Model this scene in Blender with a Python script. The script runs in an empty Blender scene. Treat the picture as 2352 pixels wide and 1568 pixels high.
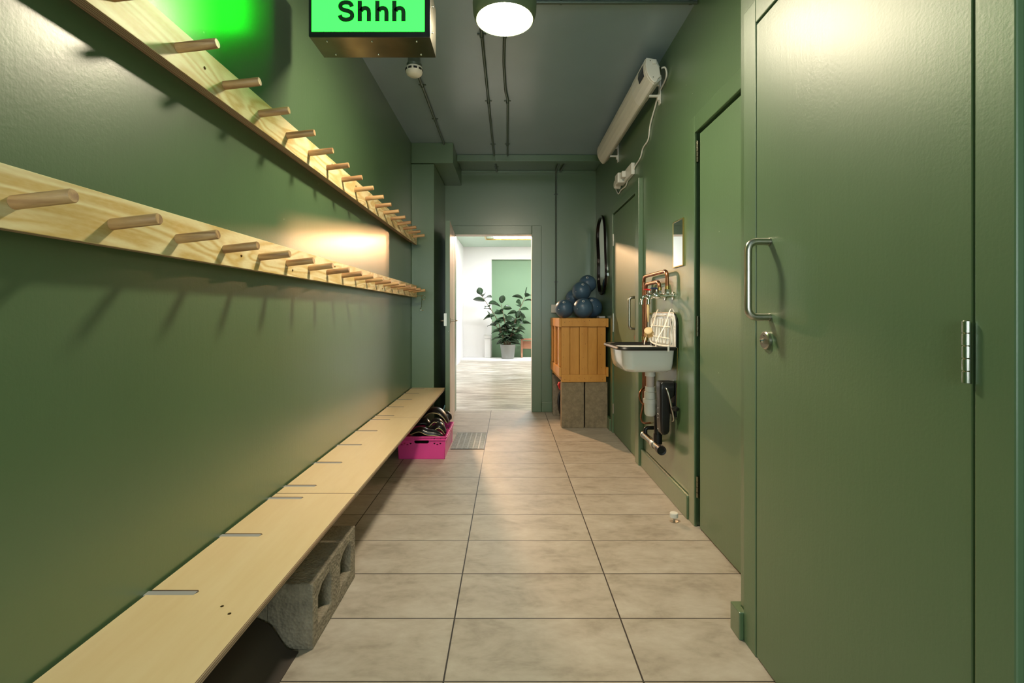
import bpy, bmesh, math, random
from mathutils import Vector, Matrix
R = random.Random(7)
PI = math.pi
sc = bpy.context.scene
COL = sc.collection
F = 1111.0; H = 1.106
def at(px, py, Y): return Vector(((px-1168)*Y/F, Y, H-(py-718)*Y/F))

# ------------------------------------------------------------------ materials
def nt(name):
    m = bpy.data.materials.new(name); m.use_nodes = True
    t = m.node_tree; b = t.nodes['Principled BSDF']
    return m, t, b
def rgb(r, g, b):
    f = lambda c: ((c/255+0.055)/1.055)**2.4 if c > 10 else c/255/12.92
    return (f(r), f(g), f(b), 1)
def N(t, typ, ins=None, **kw):
    n = t.nodes.new(typ)
    for k, v in kw.items(): setattr(n, k, v)
    for k, v in (ins or {}).items():
        if hasattr(v, 'links') or isinstance(v, bpy.types.NodeSocket): t.links.new(v, n.inputs[k])
        else: n.inputs[k].default_value = v
    return n
def coords(t, scale=(1, 1, 1), rot=(0, 0, 0), kind='Object'):
    tc = N(t, 'ShaderNodeTexCoord')
    mp = N(t, 'ShaderNodeMapping', {'Vector': tc.outputs[kind], 'Scale': scale, 'Rotation': rot})
    return mp.outputs['Vector']
def ramp(t, fac, stops):
    r = N(t, 'ShaderNodeValToRGB', {'Fac': fac})
    e = r.color_ramp.elements
    while len(e) < len(stops): e.new(0.5)
    for el, (p, c) in zip(e, stops): el.position = p; el.color = c
    return r.outputs['Color']
def plain(name, col, rough=.5, metal=0, bump=0, bscale=60, spec=.5, coat=0, vary=0, trans=0):
    m, t, b = nt(name)
    b.inputs['Base Color'].default_value = col
    b.inputs['Roughness'].default_value = rough
    b.inputs['Metallic'].default_value = metal
    b.inputs['Specular IOR Level'].default_value = spec
    b.inputs['Coat Weight'].default_value = coat
    b.inputs['Transmission Weight'].default_value = trans
    if bump or vary:
        v = coords(t)
        n = N(t, 'ShaderNodeTexNoise', {'Vector': v, 'Scale': bscale, 'Detail': 4.0})
        if bump:
            bp = N(t, 'ShaderNodeBump', {'Height': n.outputs['Fac'], 'Strength': bump, 'Distance': .004})
            t.links.new(bp.outputs['Normal'], b.inputs['Normal'])
        if vary:
            d = tuple(c*(1-vary) for c in col[:3])+(1,); l = tuple(min(1, c*(1+vary)) for c in col[:3])+(1,)
            t.links.new(ramp(t, n.outputs['Fac'], [(.3, d), (.7, l)]), b.inputs['Base Color'])
    return m
def emis(name, col, s):
    m, t, b = nt(name)
    b.inputs['Base Color'].default_value = (.8, .8, .8, 1)
    b.inputs['Emission Color'].default_value = col
    b.inputs['Emission Strength'].default_value = s
    return m
def paint(name, col, rough=.36, bump=.25, specks=True, rv=.04):
    m, t, b = nt(name)
    v = coords(t)
    n1 = N(t, 'ShaderNodeTexNoise', {'Vector': v, 'Scale': 1.3, 'Detail': 3.0})
    n2 = N(t, 'ShaderNodeTexNoise', {'Vector': v, 'Scale': 130.0, 'Detail': 3.0})
    n3 = N(t, 'ShaderNodeTexNoise', {'Vector': coords(t, (14, 14, 1.5)), 'Scale': 5.0, 'Detail': 4.0})
    base = ramp(t, n1.outputs['Fac'], [(.3, tuple(c*.93 for c in col[:3])+(1,)), (.7, tuple(c*1.06 for c in col[:3])+(1,))])
    if specks:
        vo = N(t, 'ShaderNodeTexVoronoi', {'Vector': v, 'Scale': 5.0, 'Randomness': 1.0})
        mr = N(t, 'ShaderNodeMath', {0: vo.outputs['Distance'], 1: .013}, operation='LESS_THAN')
        mx = N(t, 'ShaderNodeMix', {'Factor': mr.outputs[0], 6: base, 7: rgb(190, 195, 180)}, data_type='RGBA')
        base = mx.outputs[2]
    t.links.new(base, b.inputs['Base Color'])
    b.inputs['Specular IOR Level'].default_value = .9
    ro = N(t, 'ShaderNodeMapRange', {0: n1.outputs['Fac'], 3: rough-rv, 4: rough+rv*1.5})
    t.links.new(ro.outputs[0], b.inputs['Roughness'])
    ad = N(t, 'ShaderNodeMath', {0: n2.outputs['Fac'], 1: n3.outputs['Fac']}, operation='ADD')
    bp = N(t, 'ShaderNodeBump', {'Height': ad.outputs[0], 'Strength': bump, 'Distance': .002})
    t.links.new(bp.outputs['Normal'], b.inputs['Normal'])
    return m
def wood(name, c0, c1, axis='Y', scale=9, dist=6, rough=.45, bump=.06, detail=.35, st=.13):
    m, t, b = nt(name)
    s = {'Y': (1, st, 1), 'Z': (1, 1, st), 'X': (st, 1, 1)}[axis]
    v = coords(t, s)
    n0 = N(t, 'ShaderNodeTexNoise', {'Vector': v, 'Scale': scale*.35, 'Detail': 2.0, 'Distortion': 1.2})
    sep = N(t, 'ShaderNodeMath', {0: n0.outputs['Fac'], 1: float(dist)*2.4}, operation='MULTIPLY')
    sn = N(t, 'ShaderNodeMath', {0: sep.outputs[0], 1: 6.0}, operation='MULTIPLY')
    si = N(t, 'ShaderNodeMath', {0: sn.outputs[0]}, operation='SINE')
    fine = N(t, 'ShaderNodeTexNoise', {'Vector': v, 'Scale': scale*14, 'Detail': 4.0})
    ma = N(t, 'ShaderNodeMath', {0: si.outputs[0], 1: detail, 2: .5}, operation='MULTIPLY_ADD')
    ml = N(t, 'ShaderNodeMath', {0: fine.outputs['Fac'], 1: .5}, operation='MULTIPLY')
    ad = N(t, 'ShaderNodeMath', {0: ma.outputs[0], 1: ml.outputs[0]}, operation='ADD')
    sb = N(t, 'ShaderNodeMath', {0: ad.outputs[0], 1: .25}, operation='SUBTRACT')
    t.links.new(ramp(t, sb.outputs[0], [(0.1, c0), (.9, c1)]), b.inputs['Base Color'])
    b.inputs['Roughness'].default_value = rough
    bp = N(t, 'ShaderNodeBump', {'Height': sb.outputs[0], 'Strength': bump, 'Distance': .002})
    t.links.new(bp.outputs['Normal'], b.inputs['Normal'])
    return m
def plyedge(name, zonly=False):
    m, t, b = nt(name)
    tc = N(t, 'ShaderNodeTexCoord')
    sp = N(t, 'ShaderNodeSeparateXYZ', {0: tc.outputs['Object']})
    ad = N(t, 'ShaderNodeMath', {0: sp.outputs[0], 1: sp.outputs[2]}, operation='ADD')
    ml = N(t, 'ShaderNodeMath', {0: sp.outputs[2] if zonly else ad.outputs[0], 1: 1100.0}, operation='MULTIPLY')
    si = N(t, 'ShaderNodeMath', {0: ml.outputs[0]}, operation='SINE')
    t.links.new(ramp(t, si.outputs[0], [(.2, rgb(140, 112, 88)), (.8, rgb(208, 180, 146))]), b.inputs['Base Color'])
    b.inputs['Roughness'].default_value = .6
    return m
def concrete(name, col, bump=.7):
    m, t, b = nt(name)
    v = coords(t)
    n = N(t, 'ShaderNodeTexNoise', {'Vector': v, 'Scale': 18.0, 'Detail': 8.0, 'Roughness': .7})
    vo = N(t, 'ShaderNodeTexVoronoi', {'Vector': v, 'Scale': 95.0})
    d = tuple(c*.62 for c in col[:3])+(1,); l = tuple(min(1, c*1.25) for c in col[:3])+(1,)
    t.links.new(ramp(t, n.outputs['Fac'], [(.3, d), (.7, l)]), b.inputs['Base Color'])
    ad = N(t, 'ShaderNodeMath', {0: n.outputs['Fac'], 1: vo.outputs['Distance']}, operation='ADD')
    bp = N(t, 'ShaderNodeBump', {'Height': ad.outputs[0], 'Strength': bump, 'Distance': .006})
    t.links.new(bp.outputs['Normal'], b.inputs['Normal'])
    b.inputs['Roughness'].default_value = .9
    return m
def tile_mat():
    m, t, b = nt('floor_tiles')
    g = N(t, 'ShaderNodeNewGeometry')
    sp = N(t, 'ShaderNodeSeparateXYZ', {0: g.outputs['Position']})
    def cell(out, off, size):
        a = N(t, 'ShaderNodeMath', {0: out, 1: off}, operation='SUBTRACT')
        d = N(t, 'ShaderNodeMath', {0: a.outputs[0], 1: size}, operation='DIVIDE')
        fl = N(t, 'ShaderNodeMath', {0: d.outputs[0]}, operation='FLOOR')
        fr = N(t, 'ShaderNodeMath', {0: d.outputs[0]}, operation='FRACT')
        c = N(t, 'ShaderNodeMath', {0: fr.outputs[0], 1: .5}, operation='SUBTRACT')
        ab = N(t, 'ShaderNodeMath', {0: c.outputs[0]}, operation='ABSOLUTE')
        e = N(t, 'ShaderNodeMath', {0: .5, 1: ab.outputs[0]}, operation='SUBTRACT')
        dist = N(t, 'ShaderNodeMath', {0: e.outputs[0], 1: size}, operation='MULTIPLY')
        return fl.outputs[0], dist.outputs[0]
    fx, dx = cell(sp.outputs[0], -.1953, .6)
    fy, dy = cell(sp.outputs[1], 1.451, .3)
    mx = N(t, 'ShaderNodeMath', {0: dx, 1: .0026}, operation='LESS_THAN')
    my = N(t, 'ShaderNodeMath', {0: dy, 1: .0022}, operation='LESS_THAN')
    gm = N(t, 'ShaderNodeMath', {0: mx.outputs[0], 1: my.outputs[0]}, operation='MAXIMUM')
    cb = N(t, 'ShaderNodeCombineXYZ', {0: fx, 1: fy, 2: 0.0})
    wn = N(t, 'ShaderNodeTexWhiteNoise', {0: cb.outputs[0]}, noise_dimensions='3D')
    offs = N(t, 'ShaderNodeVectorMath', {0: wn.outputs['Color'], 1: (9, 9, 9)}, operation='MULTIPLY')
    pos = N(t, 'ShaderNodeVectorMath', {0: g.outputs['Position'], 1: offs.outputs[0]}, operation='ADD')
    mp = N(t, 'ShaderNodeMapping', {'Vector': pos.outputs[0], 'Scale': (1, 1.7, 1)})
    n = N(t, 'ShaderNodeTexNoise', {'Vector': mp.outputs[0], 'Scale': 5.0, 'Detail': 7.0, 'Roughness': .62, 'Distortion': .5})
    n2 = N(t, 'ShaderNodeTexNoise', {'Vector': mp.outputs[0], 'Scale': 26.0, 'Detail': 4.0})
    fa = N(t, 'ShaderNodeMath', {0: n2.outputs['Fac'], 1: .3, 2: n.outputs['Fac']}, operation='MULTIPLY_ADD')
    colr = ramp(t, fa.outputs[0], [(.42, rgb(152, 142, 128)), (.62, rgb(176, 166, 152)), (.86, rgb(192, 184, 172))])
    mix = N(t, 'ShaderNodeMix', {'Factor': gm.outputs[0], 6: colr, 7: rgb(48, 42, 38)}, data_type='RGBA')
    t.links.new(mix.outputs[2], b.inputs['Base Color'])
    ro = N(t, 'ShaderNodeMapRange', {0: n.outputs['Fac'], 3: .40, 4: .54})
    t.links.new(ro.outputs[0], b.inputs['Roughness'])
    inv = N(t, 'ShaderNodeMath', {0: 1.0, 1: gm.outputs[0]}, operation='SUBTRACT')
    h = N(t, 'ShaderNodeMath', {0: n2.outputs['Fac'], 1: .12, 2: inv.outputs[0]}, operation='MULTIPLY_ADD')
    bp = N(t, 'ShaderNodeBump', {'Height': h.outputs[0], 'Strength': .35, 'Distance': .002})
    t.links.new(bp.outputs['Normal'], b.inputs['Normal'])
    return m
def plank_mat():
    m, t, b = nt('pale_plank_floor')
    v = coords(t, (.9, 5, 1))
    n = N(t, 'ShaderNodeTexNoise', {'Vector': v, 'Scale': 2.6, 'Detail': 6.0, 'Roughness': .7})
    t.links.new(ramp(t, n.outputs['Fac'], [(.36, rgb(128, 112, 92)), (.5, rgb(188, 178, 164)), (.62, rgb(226, 222, 214))]), b.inputs['Base Color'])
    b.inputs['Roughness'].default_value = .28
    n2 = N(t, 'ShaderNodeTexNoise', {'Vector': coords(t, (1, 7, 1)), 'Scale': 5.0, 'Detail': 3.0})
    bp = N(t, 'ShaderNodeBump', {'Height': n2.outputs['Fac'], 'Strength': .3, 'Distance': .01})
    t.links.new(bp.outputs['Normal'], b.inputs['Normal'])
    return m

GREEN = rgb(84, 112, 76)
M = {}
M['green'] = paint('green_paint', GREEN, .35, .16)
_b = M['green'].node_tree.nodes['Principled BSDF']; _b.inputs['Coat Weight'].default_value = .45; _b.inputs['Coat Roughness'].default_value = .27; _b.inputs['Coat IOR'].default_value = 1.6
M['green_ceiling'] = paint('ceiling_paint', rgb(146, 168, 180), .30, .12, False, .008)  # green paint with the cool daylight sheen mixed into its base colour
M['green_door'] = paint('green_door_paint', rgb(90, 118, 84), .42, .15)
M['dark_gap'] = plain('dark_seal', rgb(18, 20, 18), .7)  # near-black colour standing in for shade in the door gaps
M['tiles'] = tile_mat()
M['planks'] = plank_mat()
M['white_wall'] = plain('white_plaster', rgb(236, 234, 232), .7, bump=.05)
M['sage'] = plain('sage_paint', rgb(128, 158, 126), .6)
M['sage_ceiling'] = plain('pale_sage_ceiling', rgb(186, 206, 190), .6)
M['pine'] = wood('pine_ply_face', rgb(222, 188, 118), rgb(250, 234, 188), 'Y', 16, 4, .45, .03, .34, .22)
M['birch'] = wood('birch_ply_face', rgb(226, 198, 152), rgb(242, 222, 184), 'Y', 3, .8, .38, .02, .3)
M['ply'] = plyedge('ply_edge')
M['ply_z'] = plyedge('ply_edge_flat', True)
M['dowel'] = wood('dowel_wood', rgb(158, 116, 78), rgb(206, 166, 116), 'X', 30, 2, .5)
M['screw'] = plain('bronze_screw', rgb(110, 82, 50), .35, 1)
M['steel'] = plain('brushed_steel', rgb(190, 184, 174), .28, 1)
M['chrome'] = plain('chrome', rgb(215, 214, 205), .12, 1)
M['galv'] = plain('dull_metal_case', rgb(125, 122, 105), .2, 1, vary=.15, bscale=12)
M['bracket'] = plain('grey_bracket', rgb(178, 178, 182), .5, .3)
M['copper'] = plain('copper_pipe', rgb(176, 118, 88), .28, 1, vary=.2, bscale=8)
M['brass'] = plain('gilt_edge', rgb(196, 168, 100), .3, 1)
M['black'] = plain('black_plastic', rgb(20, 20, 22), .35)
M['vinyl'] = plain('black_vinyl', rgb(22, 20, 24), .3, coat=.1)
M['rubber'] = plain('dark_rubber', rgb(62, 54, 48), .5, bump=.1, bscale=20)
M['piping'] = plain('cream_piping', rgb(205, 190, 140), .5)
M['white_plastic'] = plain('white_plastic', rgb(228, 226, 218), .35)
M['clear'] = plain('milky_strap', rgb(222, 222, 216), .4)
M['enamel'] = plain('white_enamel', rgb(238, 238, 234), .12, coat=.5)
M['heater'] = plain('heater_white', rgb(226, 222, 210), .4)
M['glass'] = plain('dark_glass', rgb(40, 44, 52), .08)
M['pink'] = plain('pink_plastic', rgb(238, 76, 162), .32, vary=.06, bscale=4)
M['blue'] = plain('blue_ball_rubber', rgb(70, 98, 124), .36, bump=.02, bscale=200)
M['white'] = plain('white_print', rgb(225, 225, 220), .6)
M['red'] = plain('red_plastic', rgb(205, 25, 30), .4)
M['navy'] = plain('navy_lever', rgb(34, 44, 84), .35)
M['teal'] = plain('teal_tube', rgb(90, 140, 150), .4)
M['crate'] = wood('orange_crate_pine', rgb(190, 126, 46), rgb(218, 158, 76), 'Z', 7, 1.2, .42, .05, .25)
M['crate_end'] = plain('crate_end_grain', rgb(146, 90, 40), .6, vary=.2)
M['concrete'] = concrete('grey_concrete', rgb(150, 140, 122), .8)
M['concrete2'] = concrete('tan_concrete', rgb(142, 128, 104), .35)
M['mirror'] = plain('mirror_glass', (.86, .9, .88, 1), .015, 1)
M['mirror_frame'] = plain('dark_bronze_frame', rgb(34, 24, 24), .15, .6)
M['brush_wood'] = plain('beech', rgb(226, 196, 146), .5)
M['bristle'] = plain('bristle', rgb(222, 186, 120), .8)
M['cavity'] = plain('dark_rust', rgb(40, 34, 28), .8)
M['leaf'] = plain('rubber_plant_leaf', rgb(42, 62, 40), .22, vary=.4, bscale=3)
M['stem'] = plain('plant_stem', rgb(110, 84, 60), .7)
M['pot'] = plain('grey_pot', rgb(135, 136, 132), .6)
M['soil'] = plain('soil', rgb(50, 38, 28), .9)
M['bench_wood'] = wood('reddish_bench_wood', rgb(160, 108, 82), rgb(196, 146, 116), 'X', 6, 1, .5)
M['door_veneer'] = wood('pale_door_veneer', rgb(196, 176, 158), rgb(222, 206, 192), 'Z', 6, 1.4, .45, .03, .3)
M['drain'] = plain('galvanised_plate', rgb(150, 154, 152), .4, .1, vary=.15)
M['conduit'] = plain('painted_conduit', rgb(84, 96, 84), .3, .2)
M['lamp_glow'] = emis('lamp_diffuser', (1, .86, .63, 1), 205)
M['lamp_body'] = paint('lamp_body_paint', rgb(104, 118, 88), .4, .05, False)
M['sign_glow'] = emis('sign_panel_green', (.007, 1, .013, 1), 9.5)
M['sign_ink'] = plain('sign_ink', rgb(6, 62, 24), .4)
M['sign_glow'].node_tree.nodes['Principled BSDF'].inputs['Base Color'].default_value = (.02, .3, .04, 1)
M['sky_panel'] = emis('ceiling_panel_glow', (.95, .975, 1, 1), 25)
M['warm_spot'] = emis('warm_spot_glow', (1, .62, .30, 1), 60)
M['window_glow'] = emis('window_daylight', (.84, .97, .95, 1), 3.5)  # glow of the added pane behind the camera

# ------------------------------------------------------------------ builders
def nb(): return bmesh.new()
def box(bm, a, b):
    x0, y0, z0 = [min(a[i], b[i]) for i in range(3)]; x1, y1, z1 = [max(a[i], b[i]) for i in range(3)]
    v = [bm.verts.new(p) for p in ((x0,y0,z0),(x1,y0,z0),(x1,y1,z0),(x0,y1,z0),(x0,y0,z1),(x1,y0,z1),(x1,y1,z1),(x0,y1,z1))]
    for f in ((0,3,2,1),(4,5,6,7),(0,1,5,4),(1,2,6,5),(2,3,7,6),(3,0,4,7)): bm.faces.new([v[i] for i in f])
    return bm
def ring(bm, pts): return [bm.verts.new(p) for p in pts]
def bridge(bm, a, b):
    n = len(a)
    for i in range(n): bm.faces.new((a[i], a[(i+1) % n], b[(i+1) % n], b[i]))
def loft(bm, rings, cap0=True, cap1=True):
    rs = [ring(bm, r) for r in rings]
    for a, b in zip(rs, rs[1:]): bridge(bm, a, b)
    if cap0: bm.faces.new(rs[0][::-1])
    if cap1: bm.faces.new(rs[-1])
    return bm
def tube(bm, path, r, n=12, r1=None, flat=1.0, cap=True):
    P = [Vector(p) for p in path]; rings = []
    up = None
    for i, p in enumerate(P):
        d = (P[min(i+1, len(P)-1)] - P[max(i-1, 0)]).normalized()
        if up is None:
            up = Vector((0, 0, 1)) if abs(d.z) < .9 else Vector((1, 0, 0))
        u = (up - d*up.dot(d)).normalized(); w = d.cross(u); up = u
        rr = r if r1 is None else r+(r1-r)*i/(len(P)-1)
        if callable(r): rr = r(i/(len(P)-1))
        rings.append([p + u*math.cos(2*PI*k/n)*rr + w*math.sin(2*PI*k/n)*rr*flat for k in range(n)])
    return loft(bm, rings, cap, cap)
def smooth_path(pts, n=8, closed=False):
    P = [Vector(p) for p in pts]; out = []
    m = len(P)
    rng = range(m) if closed else range(m-1)
    for i in rng:
        g = (lambda j: P[j % m]) if closed else (lambda j: P[max(0, min(m-1, j))])
        p0, p1, p2, p3 = g(i-1), g(i), g(i+1), g(i+2)
        for k in range(n):
            t = k/n
            out.append(.5*((2*p1)+(p2-p0)*t+(2*p0-5*p1+4*p2-p3)*t*t+(3*p1-p0-3*p2+p3)*t**3))
    if not closed: out.append(P[-1])
    return out
def fillet(pts, r, n=6):
    P = [Vector(p) for p in pts]; out = [P[0]]
    for i in range(1, len(P)-1):
        a, b, c = P[i-1], P[i], P[i+1]
        d0 = (a-b).normalized(); d1 = (c-b).normalized()
        s = b+d0*r; e = b+d1*r
        for k in range(n+1):
            t = k/n; out.append((1-t)**2*s+2*t*(1-t)*b+t*t*e)
    out.append(P[-1]); return out
def lathe(bm, prof, c=(0, 0, 0), axis='Z', n=28):
    c = Vector(c); rings = []
    for r, h in prof:
        r = max(r, 1e-4); pts = []
        for k in range(n):
            a = 2*PI*k/n; u, w = r*math.cos(a), r*math.sin(a)
            pts.append(c+(Vector((u, w, h)) if axis == 'Z' else Vector((h, u, w)) if axis == 'X' else Vector((w, h, u))))
        rings.append(pts)
    return loft(bm, rings)
def sphere(bm, c, r, n=32):
    bmesh.ops.create_uvsphere(bm, u_segments=n, v_segments=n//2, radius=r, matrix=Matrix.Translation(c)); return bm
def prism(bm, pts, axis, a, b):
    f = {'X': lambda p, h: (h, p[0], p[1]), 'Y': lambda p, h: (p[0], h, p[1]), 'Z': lambda p, h: (p[0], p[1], h)}[axis]
    return loft(bm, [[f(p, a) for p in pts], [f(p, b) for p in pts]])
def rrect(x0, x1, y0, y1, r, n=6, radii=None):
    out = []
    rr = radii or [r]*4
    for (cx, cy, a0), q in zip(((x1, y1, 0), (x0, y1, 90), (x0, y0, 180), (x1, y0, 270)), rr):
        sx = -1 if cx == x1 else 1; sy = -1 if cy == y1 else 1
        for k in range(n+1):
            a = math.radians(a0+90*k/n)
            out.append((cx+sx*q+q*math.cos(a), cy+sy*q+q*math.sin(a)))
    return out
def holed(outer, holes, thick, tf):
    """flat plate with holes: 2-D outlines -> bmesh, thickness along +w; tf(u,v,w)->xyz"""
    cu = bpy.data.curves.new('tmp', 'CURVE'); cu.dimensions = '2D'; cu.fill_mode = 'BOTH'; cu.extrude = thick/2
    for poly in [outer]+holes:
        s = cu.splines.new('POLY'); s.points.add(len(poly)-1); s.use_cyclic_u = True
        for p, q in zip(s.points, poly): p.co = (q[0], q[1], 0, 1)
    o = bpy.data.objects.new('tmp', cu)
    me = bpy.data.meshes.new_from_object(o)
    bm = nb(); bm.from_mesh(me)
    for v in bm.verts: v.co = Vector(tf(v.co.x, v.co.y, v.co.z+thick/2))
    bmesh.ops.remove_doubles(bm, verts=bm.verts, dist=1e-5)
    bpy.data.objects.remove(o); bpy.data.curves.remove(cu); bpy.data.meshes.remove(me)
    return bm
def wloc(p):
    v = Vector((0, 0, 0))
    while p: v = v + p.location; p = p.parent
    return v
def obj(name, bm, mat, parent=None, smooth=False, bevel=0, seg=2, local=False, mats=None, matf=None):
    bmesh.ops.recalc_face_normals(bm, faces=bm.faces)
    me = bpy.data.meshes.new(name)
    if matf:
        for f in bm.faces: f.material_index = matf(f)
    if smooth:
        for f in bm.faces: f.smooth = True
        for e in bm.edges:
            if len(e.link_faces) == 2 and e.calc_face_angle(0) > math.radians(38): e.smooth = False
    o = bpy.data.objects.new(name, me); COL.objects.link(o)
    if parent:
        if not local: bmesh.ops.translate(bm, verts=bm.verts, vec=-wloc(parent))
        o.parent = parent
    elif not local:
        xs = [v.co for v in bm.verts]
        c = Vector(((min(v.x for v in xs)+max(v.x for v in xs))/2, (min(v.y for v in xs)+max(v.y for v in xs))/2, min(v.z for v in xs)))
        bmesh.ops.translate(bm, verts=bm.verts, vec=-c); o.location = c
    bm.to_mesh(me); bm.free()
    for mm in (mats or [mat]): me.materials.append(M[mm] if isinstance(mm, str) else mm)
    if bevel:
        b = o.modifiers.new('bevel', 'BEVEL'); b.width = bevel; b.segments = seg; b.limit_method = 'ANGLE'; b.angle_limit = math.radians(40)
        b.harden_normals = False
    return o
def tag(o, label, cat, group=None):
    o['label'] = label; o['category'] = cat
    if group: o['group'] = group
    return o
def thing(name, label, cat, loc, group=None, rotz=0):
    o = bpy.data.objects.new(name, None); COL.objects.link(o)
    o.location = loc; o.rotation_euler = (0, 0, rotz); o.empty_display_size = .05
    return tag(o, label, cat, group)
def struct(name, bm, mat, bevel=0, **k):
    o = obj(name, bm, mat, bevel=bevel, **k); o['kind'] = 'structure'; return o
def dup(src, loc, label=None, rot=None, parts=True):
    r = src.copy(); COL.objects.link(r); r.location = loc
    if rot is not None: r.rotation_euler = rot
    if label: r['label'] = label
    if parts:
        for ch in list(src.children):
            c = ch.copy(); COL.objects.link(c); c.parent = r
            for g in list(ch.children):
                d = g.copy(); COL.objects.link(d); d.parent = c
    return r
BX = lambda a, b: box(nb(), a, b)

# ------------------------------------------------------------------ room shell
LW = -.925; RW = .975; NW = .805; CZ = 2.72; FY = 5.41; BY = -2.4
struct('floor', BX((-1.0, BY, -.1), (1.1, FY+.06, 0)), 'tiles')
struct('ceiling', BX((-1.05, BY, CZ), (1.3, FY+.1, CZ+.1)), 'green_ceiling')
struct('wall_left', BX((LW-.1, BY, 0), (LW, FY+.1, CZ)), 'green')
# right wall with three door openings
def wall_run(name, x, y0, y1, z0=0, z1=CZ, th=.15):
    return box(nb(), (x, y0, z0), (x+th, y1, z1))
bm = nb()
box(bm, (RW, 2.515, 0), (RW+.15, 3.60, CZ)); box(bm, (RW, 4.455, 0), (RW+.15, FY+.1, CZ))
box(bm, (RW, 1.70, 2.04), (RW+.15, 2.515, CZ)); box(bm, (RW, 3.60, 2.012), (RW+.15, 4.455, CZ))
box(bm, (RW+.0, 1.70, 0), (RW+.15, 1.74, 2.04))
struct('wall_right', bm, 'green')
bm = nb()
box(bm, (NW, 1.553, 0), (RW+.14, 1.675, CZ)); box(bm, (NW, .80, 2.036), (NW+.13, 1.553, CZ)); box(bm, (NW, .765, 0), (NW+.13, .822, CZ))
box(bm, (.93, BY, 0), (1.08, .765, CZ))
struct('wall_side', bm, 'green')
# back wall behind the camera, with an unseen window added as cool fill
bm = nb()
box(bm, (-1.02, BY-.1, 0), (-.55, BY, CZ)); box(bm, (.55, BY-.1, 0), (1.08, BY, CZ)); box(bm, (-.55, BY-.1, 0), (.55, BY, .7)); box(bm, (-.55, BY-.1, 2.1), (.55, BY, CZ))
struct('wall_back', bm, 'green')
bm = nb()
for a, b in (((-.55, .7), (-.51, 2.1)), ((.51, .7), (.55, 2.1)), ((-.51, .7), (.51, .74)), ((-.51, 2.06), (.51, 2.1)), ((-.02, .74), (.02, 2.06))):
    box(bm, (a[0], BY-.07, a[1]), (b[0], BY-.02, b[1]))
w1 = struct('window_1', bm, 'white_plastic', .003)
g = obj('pane', BX((-.51, BY-.095, .74), (.51, BY-.085, 2.06)), 'window_glow', w1)
# far wall with doorway
DX0, DX1, DZ = -.597, .272, 1.992
bm = nb()
box(bm, (LW-.1, FY, 0), (DX0, FY+.12, CZ)); box(bm, (DX1, FY, 0), (RW+.15, FY+.12, CZ)); box(bm, (DX0, FY, DZ), (DX1, FY+.12, CZ))
struct('wall_far', bm, 'green')
bm = nb()
box(bm, (DX1-.012, FY-.02, 0), (DX1+.095, FY, DZ+.085)); box(bm, (DX0-.06, FY-.02, DZ-.012), (DX1-.012, FY, DZ+.085)); box(bm, (DX0-.07, FY-.02, 0), (DX0+.0, FY, DZ-.012))
struct('trim_1', bm, 'green', .004)
bm = nb()
box(bm, (DX1-.012, FY, 0), (DX1-.0005, FY+.14, DZ)); box(bm, (DX0, FY, DZ-.012), (DX1-.012, FY+.14, DZ-.0005))
struct('trim_2', bm, 'white_wall', .002)
struct('baseboard_far', BX((DX1+.096, FY-.015, 0), (RW-.001, FY-.0005, .11)), 'green', .004)
# column, boxing and beam at the far left / far end
struct('wall_column', BX((LW+.001, 4.6, 0), (-.708, FY-.001, 2.52)), 'green', .003)
struct('wall_boxing', BX((LW+.001, 4.592, 2.526), (-.526, FY-.001, CZ-.001)), 'green', .003)
bm = nb(); box(bm, (-.525, 4.94, 2.655), (RW-.001, 5.03, CZ-.001)); box(bm, (-.525, 4.925, 2.648), (RW-.001, 4.945, 2.662))
box(bm, (-.525, 5.03, 2.69), (RW-.001, FY-.001, CZ-.001)); box(bm, (-.525, FY-.02, 2.665), (RW-.001, FY-.001, 2.69))
struct('trim_beam', bm, 'green', .002)
# architraves right
bm = nb(); X0 = .952
box(bm, (X0+.009, 2.503, 0), (RW+.0, 2.585, 2.125)); box(bm, (X0+.009, 1.70, 2.035), (RW, 2.503, 2.125))
struct('trim_3', bm, 'green', .003)
bm = nb()
box(bm, (X0-.012, 3.50, 0), (RW, 3.598, 2.085)); box(bm, (X0+.004, 3.598, 2.012), (RW, 4.458, 2.085)); box(bm, (X0+.004, 4.458, 0), (RW, 4.53, 2.085))
struct('trim_4', bm, 'green', .003)
struct('baseboard_right', BX((.953, 2.587, 0), (RW-.0005, 3.498, .125)), 'green', .006)
struct('baseboard_corner', BX((RW-.03, 4.532, 0), (RW-.0005, FY-.001, .11)), 'green', .004)
# near architrave + skirting
bm = nb()
box(bm, (NW-.012, 1.553, 0), (NW, 1.632, 2.112)); box(bm, (NW-.012, .822, 2.036), (NW, 1.553, 2.112)); box(bm, (NW-.014, .7536, 0), (NW, .8216, 2.112))
struct('trim_5', bm, 'green_door', .003)
bm = nb(); prism(bm, [(NW-.026, 1.633), (NW-.0005, 1.633), (NW-.0005, 1.6755), (RW-.001, 1.6755), (RW-.001, 1.70), (NW-.026, 1.70)], 'Z', 0, .094)
struct('baseboard_near', bm, 'green', .003)

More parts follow.
